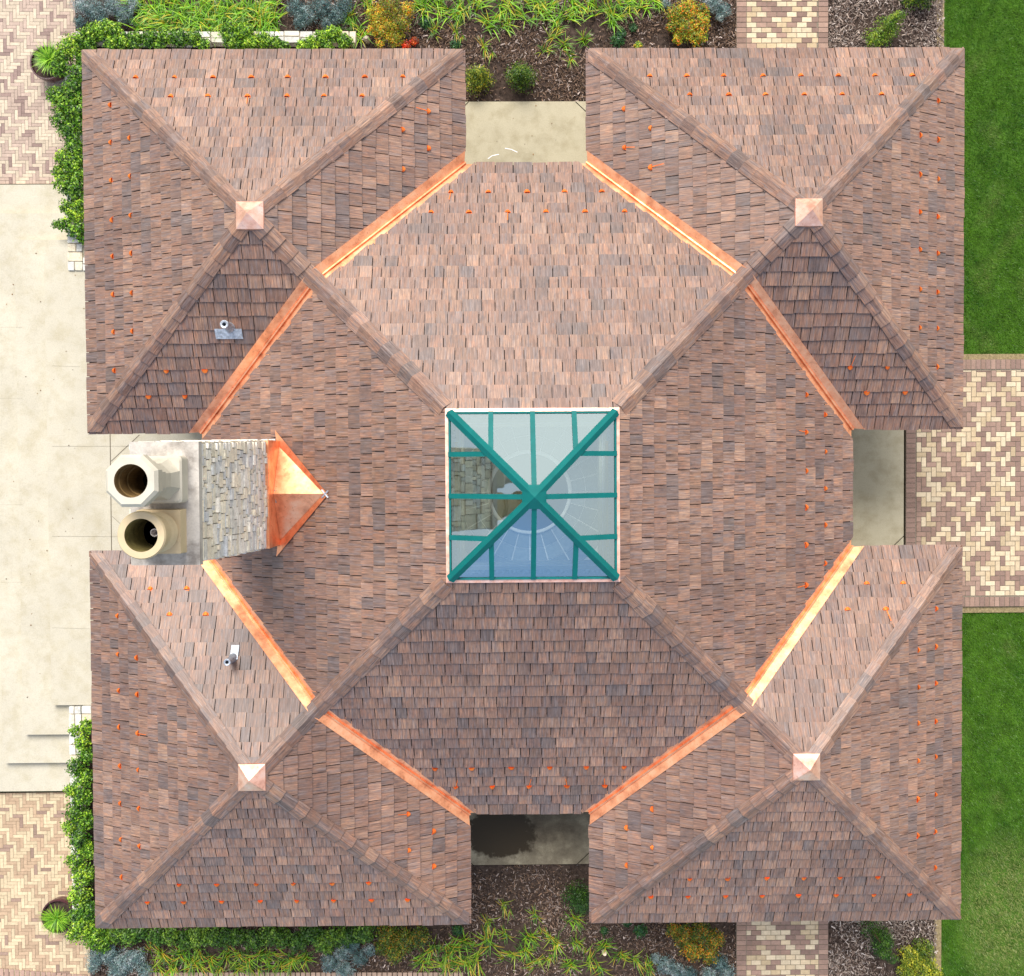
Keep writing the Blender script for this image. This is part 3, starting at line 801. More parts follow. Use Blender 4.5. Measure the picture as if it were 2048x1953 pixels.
fs = ramp(n, noise(n, p, 60, 4, .7), [(.28, (.75,)*3), (.6, (1.1,)*3)]); c = mixrgb(n, 'MULTIPLY', 1, c, fs)
gcen = G(1090, 1650, 0)
c = mixrgb(n, 'MIX', blob(gcen.x, gcen.y, 1.5, 1.1, .5, .5), c, mixrgb(n, 'MULTIPLY', 1, c, (.62,.58,.55)))
ms = blob(st_c.x-.02, st_c.y+.0, 1.42, .98, .10, .62)
c = mixrgb(n, 'MIX', ms, c, (.040,.026,.010))
n.links.new(c, b.inputs['Base Color'])
rr_ = ramp(n, ms, [(0, (.8,)*3), (1, (.55,)*3)]); n.links.new(rr_, b.inputs['Roughness']); b.inputs['Specular IOR Level'].default_value = .25
pad('pavement_south', 900, 1560, 1222, 1731, [((1152,1731),(1182,1702)), ((937,1722),(948,1732))], m)
# chalk marks
ck = MB()
for pts in (((976,318),(984,312),(998,309)), ((1010,297),(1022,299),(1035,305))):
    P = [G(a, b_, .005) for a, b_ in pts]
    for A, B in zip(P, P[1:]):
        d = (B-A).normalized(); s_ = Vector((-d.y, d.x, 0))*.008; ck.face([A-s_, B-s_, B+s_, A+s_])
struct('pavement_chalk_mark', ck, M_WHITE)

# stepped west platform
tops = [(103, 480, 1411, -.0), (46, 480, 1470, -.15), (6, 427, 1527, -.30), (-60, 370, 1584, -.45)]
for k, (u0, v0, v1, z) in enumerate(tops):
    a = G(u0, v1, z); b_ = G(u0, v0, z); m = MB(); x0 = a.x if k < 3 else a.x-2.5
    tbox(m, x0, a.y, -4.3 if k == 0 else -6.6 if k == 1 else -6.9, b_.y, -.7+k*.002, z - (.0 if k else .002))
    struct('steps', m, M_CONC)
jm = MB()
def seam(p, q_, z, w_=.004):
    A, B = G(*p, z), G(*q_, z); d = (B-A).normalized(); s_ = Vector((-d.y, d.x, 0))*w_
    jm.face([A-s_, B-s_, B+s_, A+s_])
for p, q_, wj in (((220,866),(223,1106),.007), ((222,923),(279,870),.005), ((224,1033),(243,1050),.003), ((104,893),(400,893),.0015), ((104,1073),(400,1075),.0015), ((104,732),(160,734),.0012),((104,1256),(180,1258),.0012)): seam(p, q_, .003, wj)
for p, q_ in (((0,655),(45,655)), ((0,797),(45,797)), ((0,1165),(45,1165)), ((0,1010),(45,1010))): seam(p, q_, -.145 if p[0] > 45 else -.146+.0, .0012)
struct('pavement_seams', jm, mat_plain('dark_joint', (.12,.10,.07), .9, .1))  # dark brown joint lines between the slabs

# ---- brickwork
CREAM = [(.53,.42,.28), (.46,.355,.225), (.56,.46,.32)]; BROWN = [(.27,.175,.135), (.31,.205,.16), (.235,.155,.125)]
PINK = [(.42,.30,.23), (.50,.38,.27), (.30,.20,.17), (.64,.54,.39), (.60,.50,.34), (.56,.45,.31)]
def brick(mb, x0, y0, x1, y1, z, col, r, g_=.0055):
    h = z + r.uniform(-.0015, .0015); k = r.uniform(.88, 1.12); c = tuple(q*k for q in col)
    mb.face([(x0+g_,y0+g_,h),(x1-g_,y0+g_,h),(x1-g_,y1-g_,h),(x0+g_,y1-g_,h)], c)
    d = tuple(q*.7 for q in c)
    mb.face([(x0+g_,y0+g_,z-.02),(x1-g_,y0+g_,z-.02),(x1-g_,y0+g_,h),(x0+g_,y0+g_,h)], d)
    mb.face([(x0+g_,y1-g_,h),(x1-g_,y1-g_,h),(x1-g_,y1-g_,z-.02),(x0+g_,y1-g_,z-.02)], d)
def herring(mb, x0, y0, x1, y1, z, n_, wd, pick, r, hole=None, g_=.004):
    nx, ny = int((x1-x0)/wd)+1, int((y1-y0)/wd)+1
    for j in range(-n_, ny+n_):
        for i in range(-n_, nx+n_):
            d = (i-j) % (2*n_)
            if d == 0: bx = (i, j, i+n_, j+1)
            elif d == n_ : 
                bx = (i, j-n_+1, i+1, j+1)
            else: continue
            a0, b0, a1, b1 = x0+bx[0]*wd, y0+bx[1]*wd, x0+bx[2]*wd, y0+bx[3]*wd
            a0, a1 = max(a0, x0), min(a1, x1); b0, b1 = max(b0, y0), min(b1, y1)
            if a1-a0 < .02 or b1-b0 < .02: continue
            cx, cy = (a0+a1)/2, (b0+b1)/2
            if hole and hole(cx, cy): continue
            brick(mb, a0, b0, a1, b1, z, pick(r, cx, cy), r, g_)
r = random.Random(21)
# west plaza, two fields of long thin pavers
zP = -.60
for v0, v1, wd_, pal in ((-120, 369, .068, [(.52,.43,.325)]*5+[(.42,.32,.26)]*4+[(.27,.19,.165)]), (1585, 2080, .070, [(.55,.44,.29)]*5+[(.42,.30,.20)]*3+[(.29,.20,.155)])):
    a = G(-170, v1, zP); b_ = G(175, v0, zP); m = MB()
    herring(m, a.x, a.y, b_.x, b_.y, zP, 3, wd_, lambda r_, x, y: r_.choice(pal), r, g_=.0025)
    struct('paving_bricks', m, M_BRICK)
    s_ = MB(); tbox(s_, a.x, a.y, b_.x, b_.y, zP-.05, zP-.010); struct('paving_bed', s_, M_SAND)
# east terrace
zE = -.03
a = G(1811, 1215, zE); b_ = G(2200, 718, zE); m = MB(); bw = .2
def pickE(r_, x, y):
    return r_.choice(CREAM) if r_.random() < .50 else r_.choice(BROWN)
herring(m, a.x+.21, a.y+.22, b_.x, b_.y-.22, zE, 2, .1, pickE, r, g_=.0055)
x = a.x
while x < b_.x:
    brick(m, x, b_.y-.2, x+.1, b_.y, zE, r.choice(BROWN), r); brick(m, x, a.y, x+.1, a.y+.2, zE, r.choice(BROWN), r); x += .1
y = a.y+.2
while y < b_.y-.25:
    brick(m, a.x, y, a.x+.2, y+.1, zE, BROWN[2], r); y += .1
struct('terrace_bricks', m, M_BRICK)
s_ = MB(); tbox(s_, a.x, a.y, b_.x, b_.y, -.5, zE-.010); struct('terrace_bed', s_, M_SAND)
TER = (a, b_)
# north and south walks
for v0, v1 in ((-150, 180), (1760, 2100)):
    a = G(1473, v1, -.03); b_ = G(1657, v0, -.03); m = MB(); y = a.y; row = 0
    while y < b_.y:
        y1 = min(y+.102, b_.y); brick(m, a.x, y, a.x+.2, y1, -.03, r.choice(BROWN), r); brick(m, b_.x-.2, y, b_.x, y1, -.03, r.choice(BROWN), r)
        x = a.x+.2 - (.1 if row % 2 else 0); pc_ = .55
        while x < b_.x-.2-.01:
            xa_, xb_ = max(x, a.x+.2), min(x+.2, b_.x-.2)
            if xb_-xa_ > .03:
                cr_ = r.random() < pc_; pc_ = .45 if cr_ else .58
                brick(m, xa_, y, xb_, y1, -.03, r.choice(CREAM) if cr_ else r.choice(BROWN), r)
            x += .2
        y = y1; row += 1
    struct('path_bricks', m, M_BRICK)
    s_ = MB(); tbox(s_, a.x, a.y, b_.x, b_.y, -.4, -.04); struct('path_bed', s_, M_SAND)
# brick edging along the bottom of the south bed
m = MB()
for k in range(26):
    f = k/25; u = -60+k*10.5; v = 1937+max(0,(u))*.075
    c = G(u, v+11, -.59); brick(m, c.x-.048, c.y-.115, c.x+.048, c.y+.115, -.585, (.36,.24,.19), r)
for k in range(62):
    c = G(300+k*10.2, 1955, -.02); brick(m, c.x-.048, c.y-.10, c.x+.048, c.y+.10, -.02, (.34,.24,.18), r)
struct('path_edging', m, M_BRICK)

# ---- lawn
zL = -.09
lw = MB(); TA, TB = TER
le = 18
x_in = G(1887, 40, zL).x; x_in2 = G(1876, 1900, zL).x
tbox(lw, x_in+.0, TB.y+.02, le, bed_top+4, -.6, zL-.03); tbox(lw, x_in2, bed_bot-4, le, TA.y-.02, -.6, zL-.03)
struct('lawn_ground', lw, mat_plain('turf_soil', (.045,.10,.012), .95, .1, 5, .5))
def grass_field(n, x0, x1, y0, y1):
    xi = x0
    x = NP.uniform(x0, x1, n); y = NP.uniform(y0, y1, n)
    gc_ = G(2010, 1830, zL); k = ((x-gc_.x)/.75)**2 + ((y-gc_.y)/1.3)**2      # worn, drier patch in the south-east
    dry = np.clip(1.25-k*.6, 0, 1) * NP.uniform(.2, 1, n)
    dry = np.maximum(dry, .5*np.clip(np.sin(x*3.7+2*np.sin(y*1.9))*np.sin(y*2.3+1.5*np.sin(x*2.9))-.45, 0, 1)*NP.uniform(0,2,n))
    x = x - (x < xi+.10)*np.clip(NP.normal(0, .045, n), -.10, .10)
    lowf = np.clip(.5+.28*np.sin(x*2.1+np.sin(y*1.3)*1.5)*np.cos(y*.9+x)+.25*np.sin(x*5.3+2*np.sin(y*3.1))*np.sin(y*4.7+x*2)+.2*np.sin(y*9+3*np.sin(x*7)),0,1)
    ang = NP.uniform(0, 2*pi, n); L = NP.uniform(.035, .075, n); wd = NP.uniform(.003, .0055, n)
    lean = NP.uniform(.25, .95, n)
    dx, dy = np.cos(ang), np.sin(ang); V = np.zeros((n, 3, 3))
    zb_ = zL-.03
    V[:,0] = np.stack([x-dy*wd, y+dx*wd, np.full(n, zb_)], 1); V[:,1] = np.stack([x+dy*wd, y-dx*wd, np.full(n, zb_)], 1)
    V[:,2] = np.stack([x+dx*L*lean, y+dy*L*lean, zb_+L*np.sqrt(1-lean**2*.9)], 1)
    g1 = np.array((.012,.095,.003)); g2 = np.array((.13,.29,.015)); g3 = np.array((.42,.40,.16))
    t = NP.uniform(0, 1, n)[:,None]*.45 + lowf[:,None]*.55
    c = g1*(1-t)+g2*t; c = c*(1-dry[:,None]*.8)+g3*dry[:,None]*.8
    return V, c
Vs = []; Cs = []
for (yy0, yy1, n_, xi) in ((TB.y+.02, bed_top+1.0, 62000, x_in), (bed_bot-1.0, TA.y-.02, 62000, x_in2)):
    V, c = grass_field(n_, xi-.02, 10.3, yy0, yy1); Vs.append(V); Cs.append(c)
np_mesh('lawn_grass', np.concatenate(Vs), None, np.concatenate(Cs), M_BLADE, kind='stuff', label='short green mown grass of the lawn along the east side', category='grass')

# ---- mulch chips over the beds
def chips(n, rects, z, pal, L=(.012,.10), W_=(.002,.011), name='bark_mulch', lab=''):
    Vs = []; Cs = []
    areas = [abs((b[0]-a[0])*(b[1]-a[1])) for a, b in rects]
    for (a, b), ar in zip(rects, areas):
        k = int(n*ar/sum(areas)); x = NP.uniform(min(a[0],b[0]), max(a[0],b[0]), k); y = NP.uniform(min(a[1],b[1]), max(a[1],b[1]), k)
        keep = (np.sin(x*3.1+1.3*np.sin(y*2.3))+np.cos(y*3.7+x) + NP.uniform(-1.6,1.6,k)) > -.35; x, y = x[keep], y[keep]; k = len(x)
        an = NP.uniform(0, 2*pi, k); l = (L[0]+(L[1]-L[0])*NP.uniform(0,1,k)**2.2)/2; w_ = W_[0]+(W_[1]-W_[0])*NP.uniform(0,1,k)**2; dx, dy = np.cos(an)*l, np.sin(an)*l; ex, ey = -np.sin(an)*w_, np.cos(an)*w_
        zz = z+NP.uniform(.005, .05, k); tl = NP.uniform(-.02, .02, k); V = np.zeros((k,4,3))
        for i, (s, t) in enumerate(((-1,-1),(1,-1),(1,1),(-1,1))):
            V[:,i] = np.stack([x+s*dx+t*ex, y+s*dy+t*ey, zz+s*tl+t*.002], 1)
        P = np.array(pal)[NP.integers(0, len(pal), k)]*NP.uniform(.6,1.3,(k,1)); Vs.append(V); Cs.append(P)
    return np_mesh(name, np.concatenate(Vs), None, np.concatenate(Cs), M_CHIP, kind='stuff', label=lab, category='mulch')
def rect(u0, v0, u1, v1): a, b = G(u0, v0, -.05), G(u1, v1, -.05); return ((a.x, a.y), (b.x, b.y))
greyp = [(.36,.29,.24),(.26,.20,.165),(.17,.12,.10),(.48,.41,.37),(.12,.085,.07),(.21,.15,.12),(.30,.24,.20)]
brownp = [(.19,.12,.08),(.12,.075,.05),(.42,.34,.30),(.08,.05,.04),(.24,.155,.11),(.05,.032,.025),(.15,.095,.065),(.11,.07,.045)]
chips(26000, [rect(1657,-60,1886,125), rect(1657,1800,1872,2010)], -.08, greyp, lab='pale grey shredded bark mulch in the beds beside the lawn')
chips(52000, [rect(700,-60,1473,120), rect(900,100,1200,202), rect(255,-60,700,60), rect(1180,90,1473,130)], -.08, brownp, name='bark_mulch', lab='brown shredded bark mulch in the planting bed north of the roofs')
chips(46000, [rect(560,1835,1473,2010), rect(925,1732,1190,1840), rect(190,1850,560,2010)], -.08, brownp+greyp[1:3], name='bark_mulch', lab='dark shredded bark mulch in the planting bed south of the roofs')
dirt = MB()
for a_, b_ in (((1874,-60),(1888,95)), ((1868,1838),(1882,2010))):
    A, B = G(*a_, -.085), G(*b_, -.085); dirt.face([(A.x,B.y,-.083),(B.x,B.y,-.083),(B.x,A.y,-.083),(A.x,A.y,-.083)])
for v in (714, 1219):
    A, B = G(1880, v-5, -.085), G(2200, v+5, -.085); dirt.face([(A.x,B.y,-.083),(B.x,B.y,-.083),(B.x,A.y,-.083),(A.x,A.y,-.083)])
struct('dirt_edge', dirt, mat_plain('dry_dirt', (.26,.20,.11), .95, .1, 30, .4, bstr=.5))

# ------------------------------------------------------------------ dry-stone garden walls
def stone_wall(label, boxes, seed):
    r_ = random.Random(seed); t = thing('garden_wall', label, 'stone wall', (0,0,0))
    core = MB(); st = MB()
    for (x0, y0, x1, y1, z0, z1) in boxes:
        core.box((x0+.03, y0+.03, z0), (x1-.03, y1-.03, z1-.012), (.30,.26,.20))
        L = x1-x0; W_ = y1-y0; horiz = L > W_; s = x0 if horiz else y0; e_ = x1 if horiz else y1
        while s < e_-.02:
            ln = min(r_.uniform(.14,.34), e_-s)
            sp = r_.uniform(.35,.65) if r_.random() < .6 else 1
            lanes = [(0, sp), (sp, 1)] if sp < 1 else [(0, 1)]
            for (l0, l1) in lanes:
                z_ = z0
                while z_ < z1-.01:
                    hh = min(r_.uniform(.09,.15), z1-z_); top = z1-z_-hh < .03
                    if top: hh = z1-z_
                    zt = z_+hh-.006+ (r_.uniform(-.006,.008) if top else 0)
                    c = r_.choice(((.66,.62,.52),(.60,.55,.44),(.70,.68,.62),(.56,.55,.51),(.64,.56,.42))); j_ = r_.uniform(0,.01)
                    if horiz: A = (s+.006, y0+l0*W_+.005-j_*(l0 == 0), z_); B = (s+ln-.006, y0+l1*W_-.005+j_*(l1 == 1), zt)
                    else: A = (x0+l0*L+.005-j_*(l0 == 0), s+.006, z_); B = (x0+l1*L-.005+j_*(l1 == 1), s+ln-.006, zt)
                    bt = [(A[0],A[1],A[2]),(B[0],A[1],A[2]),(B[0],B[1],A[2]),(A[0],B[1],A[2])]
                    q_ = .012; tp = [(A[0]+q_*r_.random(),A[1]+q_*r_.random(),B[2]),(B[0]-q_*r_.random(),A[1]+q_*r_.random(),B[2]),(B[0]-q_*r_.random(),B[1]-q_*r_.random(),B[2]),(A[0]+q_*r_.random(),B[1]-q_*r_.random(),B[2])]
                    st.prism(bt, tp, c); z_ += hh
            s += ln
    core.build('wall_core', M_STONE, t); st.build('stone_facing', M_STONE, t); return t
a, b_ = G(150, 86, .12), G(712, 62, .12)
stone_wall('low pale stone garden wall running behind the north hedge', [(a.x, a.y, b_.x, b_.y, -.65, .12)], 3)
a, b_ = G(137, 543, .0), G(160, 130, .0); c_ = G(182, 543, 0); d_ = G(160, 515, 0)
stone_wall('low pale stone planter wall around the hedge west of the upper left roof', [(a.x, a.y, b_.x, b_.y, -.65, .04), (b_.x+.005, a.y, c_.x, d_.y, -.65, .04)], 4)
a, b_ = G(146, 1860, 0), G(163, 1412, 0); c_ = G(195, 1412, 0); d_ = G(195, 1441, 0)
stone_wall('low pale stone planter wall around the hedge west of the lower left roof', [(a.x, a.y, b_.x, b_.y, -.65, .04), (b_.x+.005, d_.y, c_.x, c_.y, -.65, .04)], 5)

# ------------------------------------------------------------------ plants
def leaf_cloud(blobs, n, size, pal, up=.55, flat=.75, shoots=0, seed=0, asp=.55):
    """blobs: (x, y, z, rx, ry, rz). returns folded-leaf quads scattered through the outer shell of the lumps"""
    g = np.random.default_rng(seed+100); B = np.array(blobs, float); vol = B[:,3]*B[:,4]; k = g.choice(len(B), n, p=vol/vol.sum())
    th = g.uniform(0, 2*pi, n); cz = g.uniform(-.25, 1, n); s = np.sqrt(np.clip(1-cz**2, 0, 1))
    d = np.stack([np.cos(th)*s, np.sin(th)*s, cz], 1)
    lump = .86+.16*np.sin(th*3+k*1.7+cz*5)+.10*np.sin(th*7+k*2.3-cz*9)
    rad = (1-g.uniform(0, 1, n)**1.6*.62)*lump + g.normal(0, .035, n)
    if shoots: rad = rad + (g.uniform(0,1,n) < shoots)*g.uniform(.05,.35,n)
    P = B[k,:3]+d*B[k,3:6]*rad[:,None]
    nr = d*flat + g.normal(0, .55, (n,3)); nr[:,2] += up; nr /= np.linalg.norm(nr, axis=1)[:,None]
    t = np.cross(nr, g.normal(0,1,(n,3))); t /= np.linalg.norm(t, axis=1)[:,None]; b = np.cross(nr, t)
    L = g.uniform(.7, 1.3, n)[:,None]*size; W_ = L*asp
    V = np.stack([P-t*L*.5, P+b*W_*.5+nr*L*.08, P+t*L*.5, P-b*W_*.5+nr*L*.08], 1)
    pal = np.array(pal)*1.15; ci = g.integers(0, len(pal), n); C = pal[ci]*g.uniform(.75, 1.25, (n,1))
    kb = g.uniform(.62, 1.35, len(B))[k]*(1+.25*np.sin(P[:,0]*23+np.sin(P[:,1]*19)*2)); C = C*kb[:,None]*np.stack([kb**.5, np.ones(n), np.ones(n)], 1)
    return V, C
def branches(t, blobs, r_, z0, thick=.012, n=5, name='stem', mat=None):
    m = MB()
    for (x, y, z, rx, ry, rz) in blobs:
        for k in range(n):
            a = r_.uniform(0, 2*pi); q = r_.uniform(.3,.8)
            p0 = Vector((x+r_.uniform(-.03,.03), y+r_.uniform(-.03,.03), z0)); p1 = Vector((x+cos(a)*rx*q, y+sin(a)*ry*q, z+rz*r_.uniform(0,.5)))
            m.bar(p0, p1, thick, (cos(a+1), sin(a+1), .2), thick)
    m.build(name, mat or M_BARK, t)
HEDGE = [(.05,.14,.006),(.10,.25,.010),(.20,.38,.02),(.025,.07,.006),(.30,.48,.04)]
HEDGE_D = [(.05,.12,.010),(.075,.17,.012),(.11,.23,.02),(.03,.075,.008),(.16,.29,.03)]
def shrub(name, label, cat, px, z, pal, n, size, base=-.1, rz=.85, group=None, seed=1, shoots=.05, asp=.55, up=.55, leafname='foliage', mat=M_LEAF):
    blobs = []
    for (u, v, rpx) in px:
        c = G(u, v, z); rr = rpx*(CAM_LOC.z-z)/F_PX; blobs.append((c.x, c.y, z, rr, rr, rr*rz))
    t = thing(name, label, cat, (0,0,0), group)
    c0 = Vector((sum(b[0] for b in blobs)/len(blobs), sum(b[1] for b in blobs)/len(blobs), base)); t.location = c0
    bl = [(b[0]-c0.x, b[1]-c0.y, b[2]-c0.z, *b[3:]) for b in blobs]
    V, C = leaf_cloud(bl, n, size, pal, seed=seed, shoots=shoots, asp=asp, up=up)
    np_mesh(leafname, V, None, C, mat, t)
    branches(t, bl, random.Random(seed), 0)
    return t
H1 = [(128,115,20),(142,95,26),(120,138,20),(112,190,20),(128,205,28),(148,180,26),(150,225,28),(122,240,22),(140,265,24),(158,150,24),(162,250,20),(160,205,20),
      (128,318,20),(145,330,27),(118,345,15),(128,365,22),(150,380,26),(160,350,20),(135,415,18),(152,430,22),(155,462,20),(130,450,16),(112,450,9),(165,480,10),(165,120,18),(160,410,16),(150,295,22),(166,315,16)]
shrub('hedge', 'ragged green leafy hedge beside the left eave of the upper left roof', 'hedge', H1, .25, HEDGE, 15000, .052, seed=2)
shrub('hedge', 'green leafy hedge west part along the top eave of the upper left roof', 'hedge', [(165,80,18),(185,70,22),(205,62,22),(225,62,20),(245,82,20),(270,82,20),(300,78,20),(330,75,19),(360,78,20),(388,78,19),(408,90,14),(318,92,14),(180,92,16),(225,88,18)], .25, HEDGE, 9500, .048, seed=3)
shrub('hedge', 'two rounded green bushes in the middle of the top eave hedge', 'hedge', [(458,62,19),(468,82,22),(492,66,20),(500,88,18),(528,82,18),(552,86,14),(570,92,11)], .25, HEDGE, 5200, .048, seed=4)
shrub('hedge', 'pale green small-leaved bush at the right end of the stone wall', 'hedge', [(605,92,13),(622,88,16),(645,78,18),(668,68,17),(690,84,16),(655,94,13)], .2, HEDGE[1:], 4500, .042, seed=5)
H2 = [(175,1455,18),(150,1462,14),(165,1485,18),(172,1512,20),(152,1535,20),(170,1555,22),(146,1580,18),(165,1595,24),(150,1625,22),(172,1640,24),(140,1655,17),(160,1680,24),(176,1700,22),(152,1720,22),(168,1750,26),(160,1790,26),(178,1820,24),(155,1830,20),(168,1855,26),(190,1875,26),(150,1868,18),(205,1890,18)]
shrub('hedge', 'dense green ivy hedge along the left eave of the lower left roof', 'hedge', H2, .25, HEDGE, 14000, .050, seed=6)
H3 = [(200+28*k+RNG.uniform(-6,6), 1872+RNG.uniform(-10,12), RNG.uniform(20,27)) for k in range(20)]
shrub('hedge', 'long dark green leafy hedge under the bottom eave of the lower left roof', 'hedge', H3, .15, HEDGE_D, 15000, .050, seed=7)
shrub('shrub', 'dark green bush with yellowing tips left of the bottom middle bed', 'shrub', [(775,1870,26),(810,1880,28),(840,1872,24),(790,1905,24),(765,1895,18)], .1, [(.05,.12,.01),(.09,.16,.01),(.18,.20,.015),(.035,.08,.01),(.28,.16,.01)], 5200, .034, seed=8)
ORN = [(.42,.32,.02),(.50,.20,.015),(.25,.30,.02),(.33,.34,.02),(.50,.12,.01),(.14,.20,.02)]
shrub('barberry', 'yellow and orange feathery bush left of the top middle bed', 'shrub', [(755,30,26),(780,15,30),(770,60,26),(800,50,26),(745,60,14),(790,80,18),(815,20,18),(760,88,12)], .2, [(.30,.36,.015),(.44,.40,.02),(.50,.26,.01),(.20,.30,.02),(.55,.18,.01),(.36,.40,.02)], 6200, .034, seed=9, asp=.35)
shrub('barberry', 'small scarlet tuft beneath the yellow and orange bush', 'shrub', [(812,92,10),(828,84,9)], .05, [(.50,.04,.01),(.55,.12,.01),(.35,.02,.01)], 700, .030, seed=10)
shrub('barberry', 'rounded orange and green bush right of the top middle bed', 'shrub', [(1350,30,20),(1375,20,24),(1400,45,24),(1370,60,24),(1395,75,20),(1355,80,12),(1345,55,14),(1405,20,14)], .2, ORN[:5]+[(.10,.20,.01),(.16,.26,.012),(.07,.14,.01),(.20,.28,.015)], 6000, .034, seed=11)
shrub('barberry', 'orange-tipped dark green bush below the bottom eave beside the brick path', 'shrub', [(1365,1870,26),(1400,1865,26),(1430,1880,22),(1385,1900,24),(1420,1910,20),(1345,1860,16)], .1, [(.06,.13,.01),(.10,.16,.01),(.04,.09,.01),(.38,.24,.015),(.45,.15,.01),(.20,.22,.02)], 6400, .034, seed=12)
BLUE = [(.17,.27,.25),(.24,.34,.32),(.11,.20,.18),(.32,.42,.42),(.15,.20,.24)]
def jun(label, px, n, seed, pal=BLUE): shrub('juniper', label, 'shrub', px, .12, pal, n, .050, seed=seed, asp=.16, up=.2, shoots=.12, rz=.7)
jun('grey-blue lavender mound in the top left corner of the garden', [(165,12,22),(195,25,24),(225,12,24),(250,30,20),(160,45,14),(265,8,16),(205,45,16)], 6500, 13)
jun('grey-blue lavender mound beside the stone wall, left of the yellow bush', [(590,15,20),(615,30,24),(645,15,26),(675,30,22),(600,45,16),(690,10,20),(655,48,14)], 6500, 14)
jun('small blue-grey juniper tucked behind the orange and green bush', [(1430,10,18),(1448,22,16),(1440,35,10),(1415,2,14),(1332,8,10)], 2600, 15)
jun('blue-green juniper at the bottom left below the ivy hedge', [(190,1915,20),(220,1910,24),(250,1925,26),(275,1915,20),(235,1940,22),(290,1940,18),(185,1935,14)], 6500, 16)
jun('blue-green juniper in the bottom bed next to a pale rock', [(660,1925,20),(685,1905,20),(705,1890,18),(720,1915,20),(690,1940,22),(740,1900,14)], 5200, 17)
jun('blue-green juniper against the bottom brick path below the orange-tipped bush', [(1330,1930,22),(1355,1945,22),(1440,1925,20),(1455,1945,18),(1420,1950,20),(1380,1950,18),(1310,1915,12)], 5600, 18)
EVG = [(.035,.10,.006),(.07,.15,.008),(.15,.22,.01),(.02,.055,.006),(.26,.30,.015)]
def conifer(label, u, v, rpx, h, pal, seed, lean=(0,0), n=3400):
    c = G(u, v, 0); rr = rpx*19.4/F_PX; t = thing('dwarf_conifer', label, 'conifer', (c.x, c.y, -.1))
    r_ = random.Random(seed); bl = []
    for k in range(16):
        f = k/15; a = r_.uniform(0, 2*pi); q = rr*(1-f*.75)*.55
        bl.append((cos(a)*q*.7+lean[0]*f, sin(a)*q*.7+lean[1]*f, .12+f*h, rr*(1-f*.62)*.62, rr*(1-f*.62)*.62, rr*.45))
    V, C = leaf_cloud(bl, n, .034, pal, seed=seed, shoots=.05, asp=.45, up=.5); np_mesh('foliage', V, None, C, M_LEAF, t)
    m = MB(); m.lathe([(.03,0),(.022,h*.5),(.008,h)], (0,0,0), 8); m.build('trunk', M_BARK, t)
conifer('small yellow-green conifer hard against the upper left roof above the north slab', 953, 166, 40, .42, EVG[1:]+[(.30,.30,.03)], 31)
conifer('small dark green conifer in the middle of the gap above the north slab', 1039, 163, 42, .45, EVG[:4], 32)
conifer('bright green leaning conifer in the grey mulch near the top path', 1757, 72, 36, .40, [(.10,.20,.01),(.16,.28,.015),(.22,.32,.03),(.05,.12,.01)], 33, lean=(.30,.25))
conifer('large dark green conifer cut by the top edge of the picture', 1835, -8, 42, .6, EVG[:4], 34, n=4200)
conifer('dark green conifer at the lower right corner of the south gap', 1160, 1785, 46, .5, [(.03,.085,.01),(.05,.13,.012),(.02,.05,.008)], 35, n=4200)
conifer('tall mid-green conifer in the grey mulch near the bottom path', 1746, 1866, 42, .5, [(.045,.12,.01),(.07,.17,.012),(.10,.21,.02),(.03,.07,.01)], 36, lean=(.18,-.25), n=4200)
shrub('shrub', 'round yellow-green bush at the bottom beside the lawn', 'shrub', [(1820,1915,28),(1845,1900,26),(1850,1935,28),(1815,1945,24),(1870,1950,18)], .1, [(.14,.20,.012),(.26,.30,.02),(.36,.38,.03),(.09,.15,.01)], 6000, .034, seed=37)

# strap-leaved clumps
def blades(n, L, wd, pal, seed, curl=1.0, upf=.7, spread=.04, fans=0):
    g = np.random.default_rng(seed); S = 5; Vs = []; Cs = []
    FN = [(g.uniform(-spread,spread), g.uniform(-spread,spread), g.uniform(0,2*pi)) for _ in range(max(1,fans))]
    for i in range(n):
        a = g.uniform(0, 2*pi); l = g.uniform(*L); w_ = g.uniform(*wd); dx, dy = cos(a), sin(a); e0 = g.uniform(.5, 1.3)*upf
        ox, oy = g.uniform(-spread,spread), g.uniform(-spread,spread)
        if fans:
            fx_, fy_, fa = FN[i % fans]; a = fa + (pi if g.random() < .5 else 0) + g.normal(0, .55); dx, dy = cos(a), sin(a); ox, oy = fx_+g.normal(0,.015), fy_+g.normal(0,.015)
        pts = []; x, z = 0, 0; el = e0+.5
        tw = g.uniform(-.5,.5)
        for s in range(S+1):
            pts.append((x, z, w_*(1-(s/S)**2.2)+.0008, tw*s/S)); x += cos(el)*l/S; z += sin(el)*l/S; el -= (e0+curl*.75)/S
        col = np.array(pal[g.integers(0, len(pal))])*g.uniform(.8,1.25)
        for s in range(S):
            q = []
            for (px_, pz, ww, t_), sg in ((pts[s],-1),(pts[s],1),(pts[s+1],1),(pts[s+1],-1)):
                cx, cy = ox+dx*px_ - dy*t_*.06, oy+dy*px_ + dx*t_*.06
                q.append((cx-dy*sg*ww, cy+dx*sg*ww, pz))
            Vs.append(q); Cs.append(col)
    return np.array(Vs), np.array(Cs)
LIL = [(.14,.36,.012),(.22,.48,.015),(.09,.25,.010),(.30,.54,.02),(.07,.18,.01),(.50,.44,.03)]
LILY = [(.08,.22,.012),(.15,.33,.015),(.22,.42,.02),(.30,.40,.03),(.05,.13,.01),(.11,.27,.01),(.50,.34,.03)]
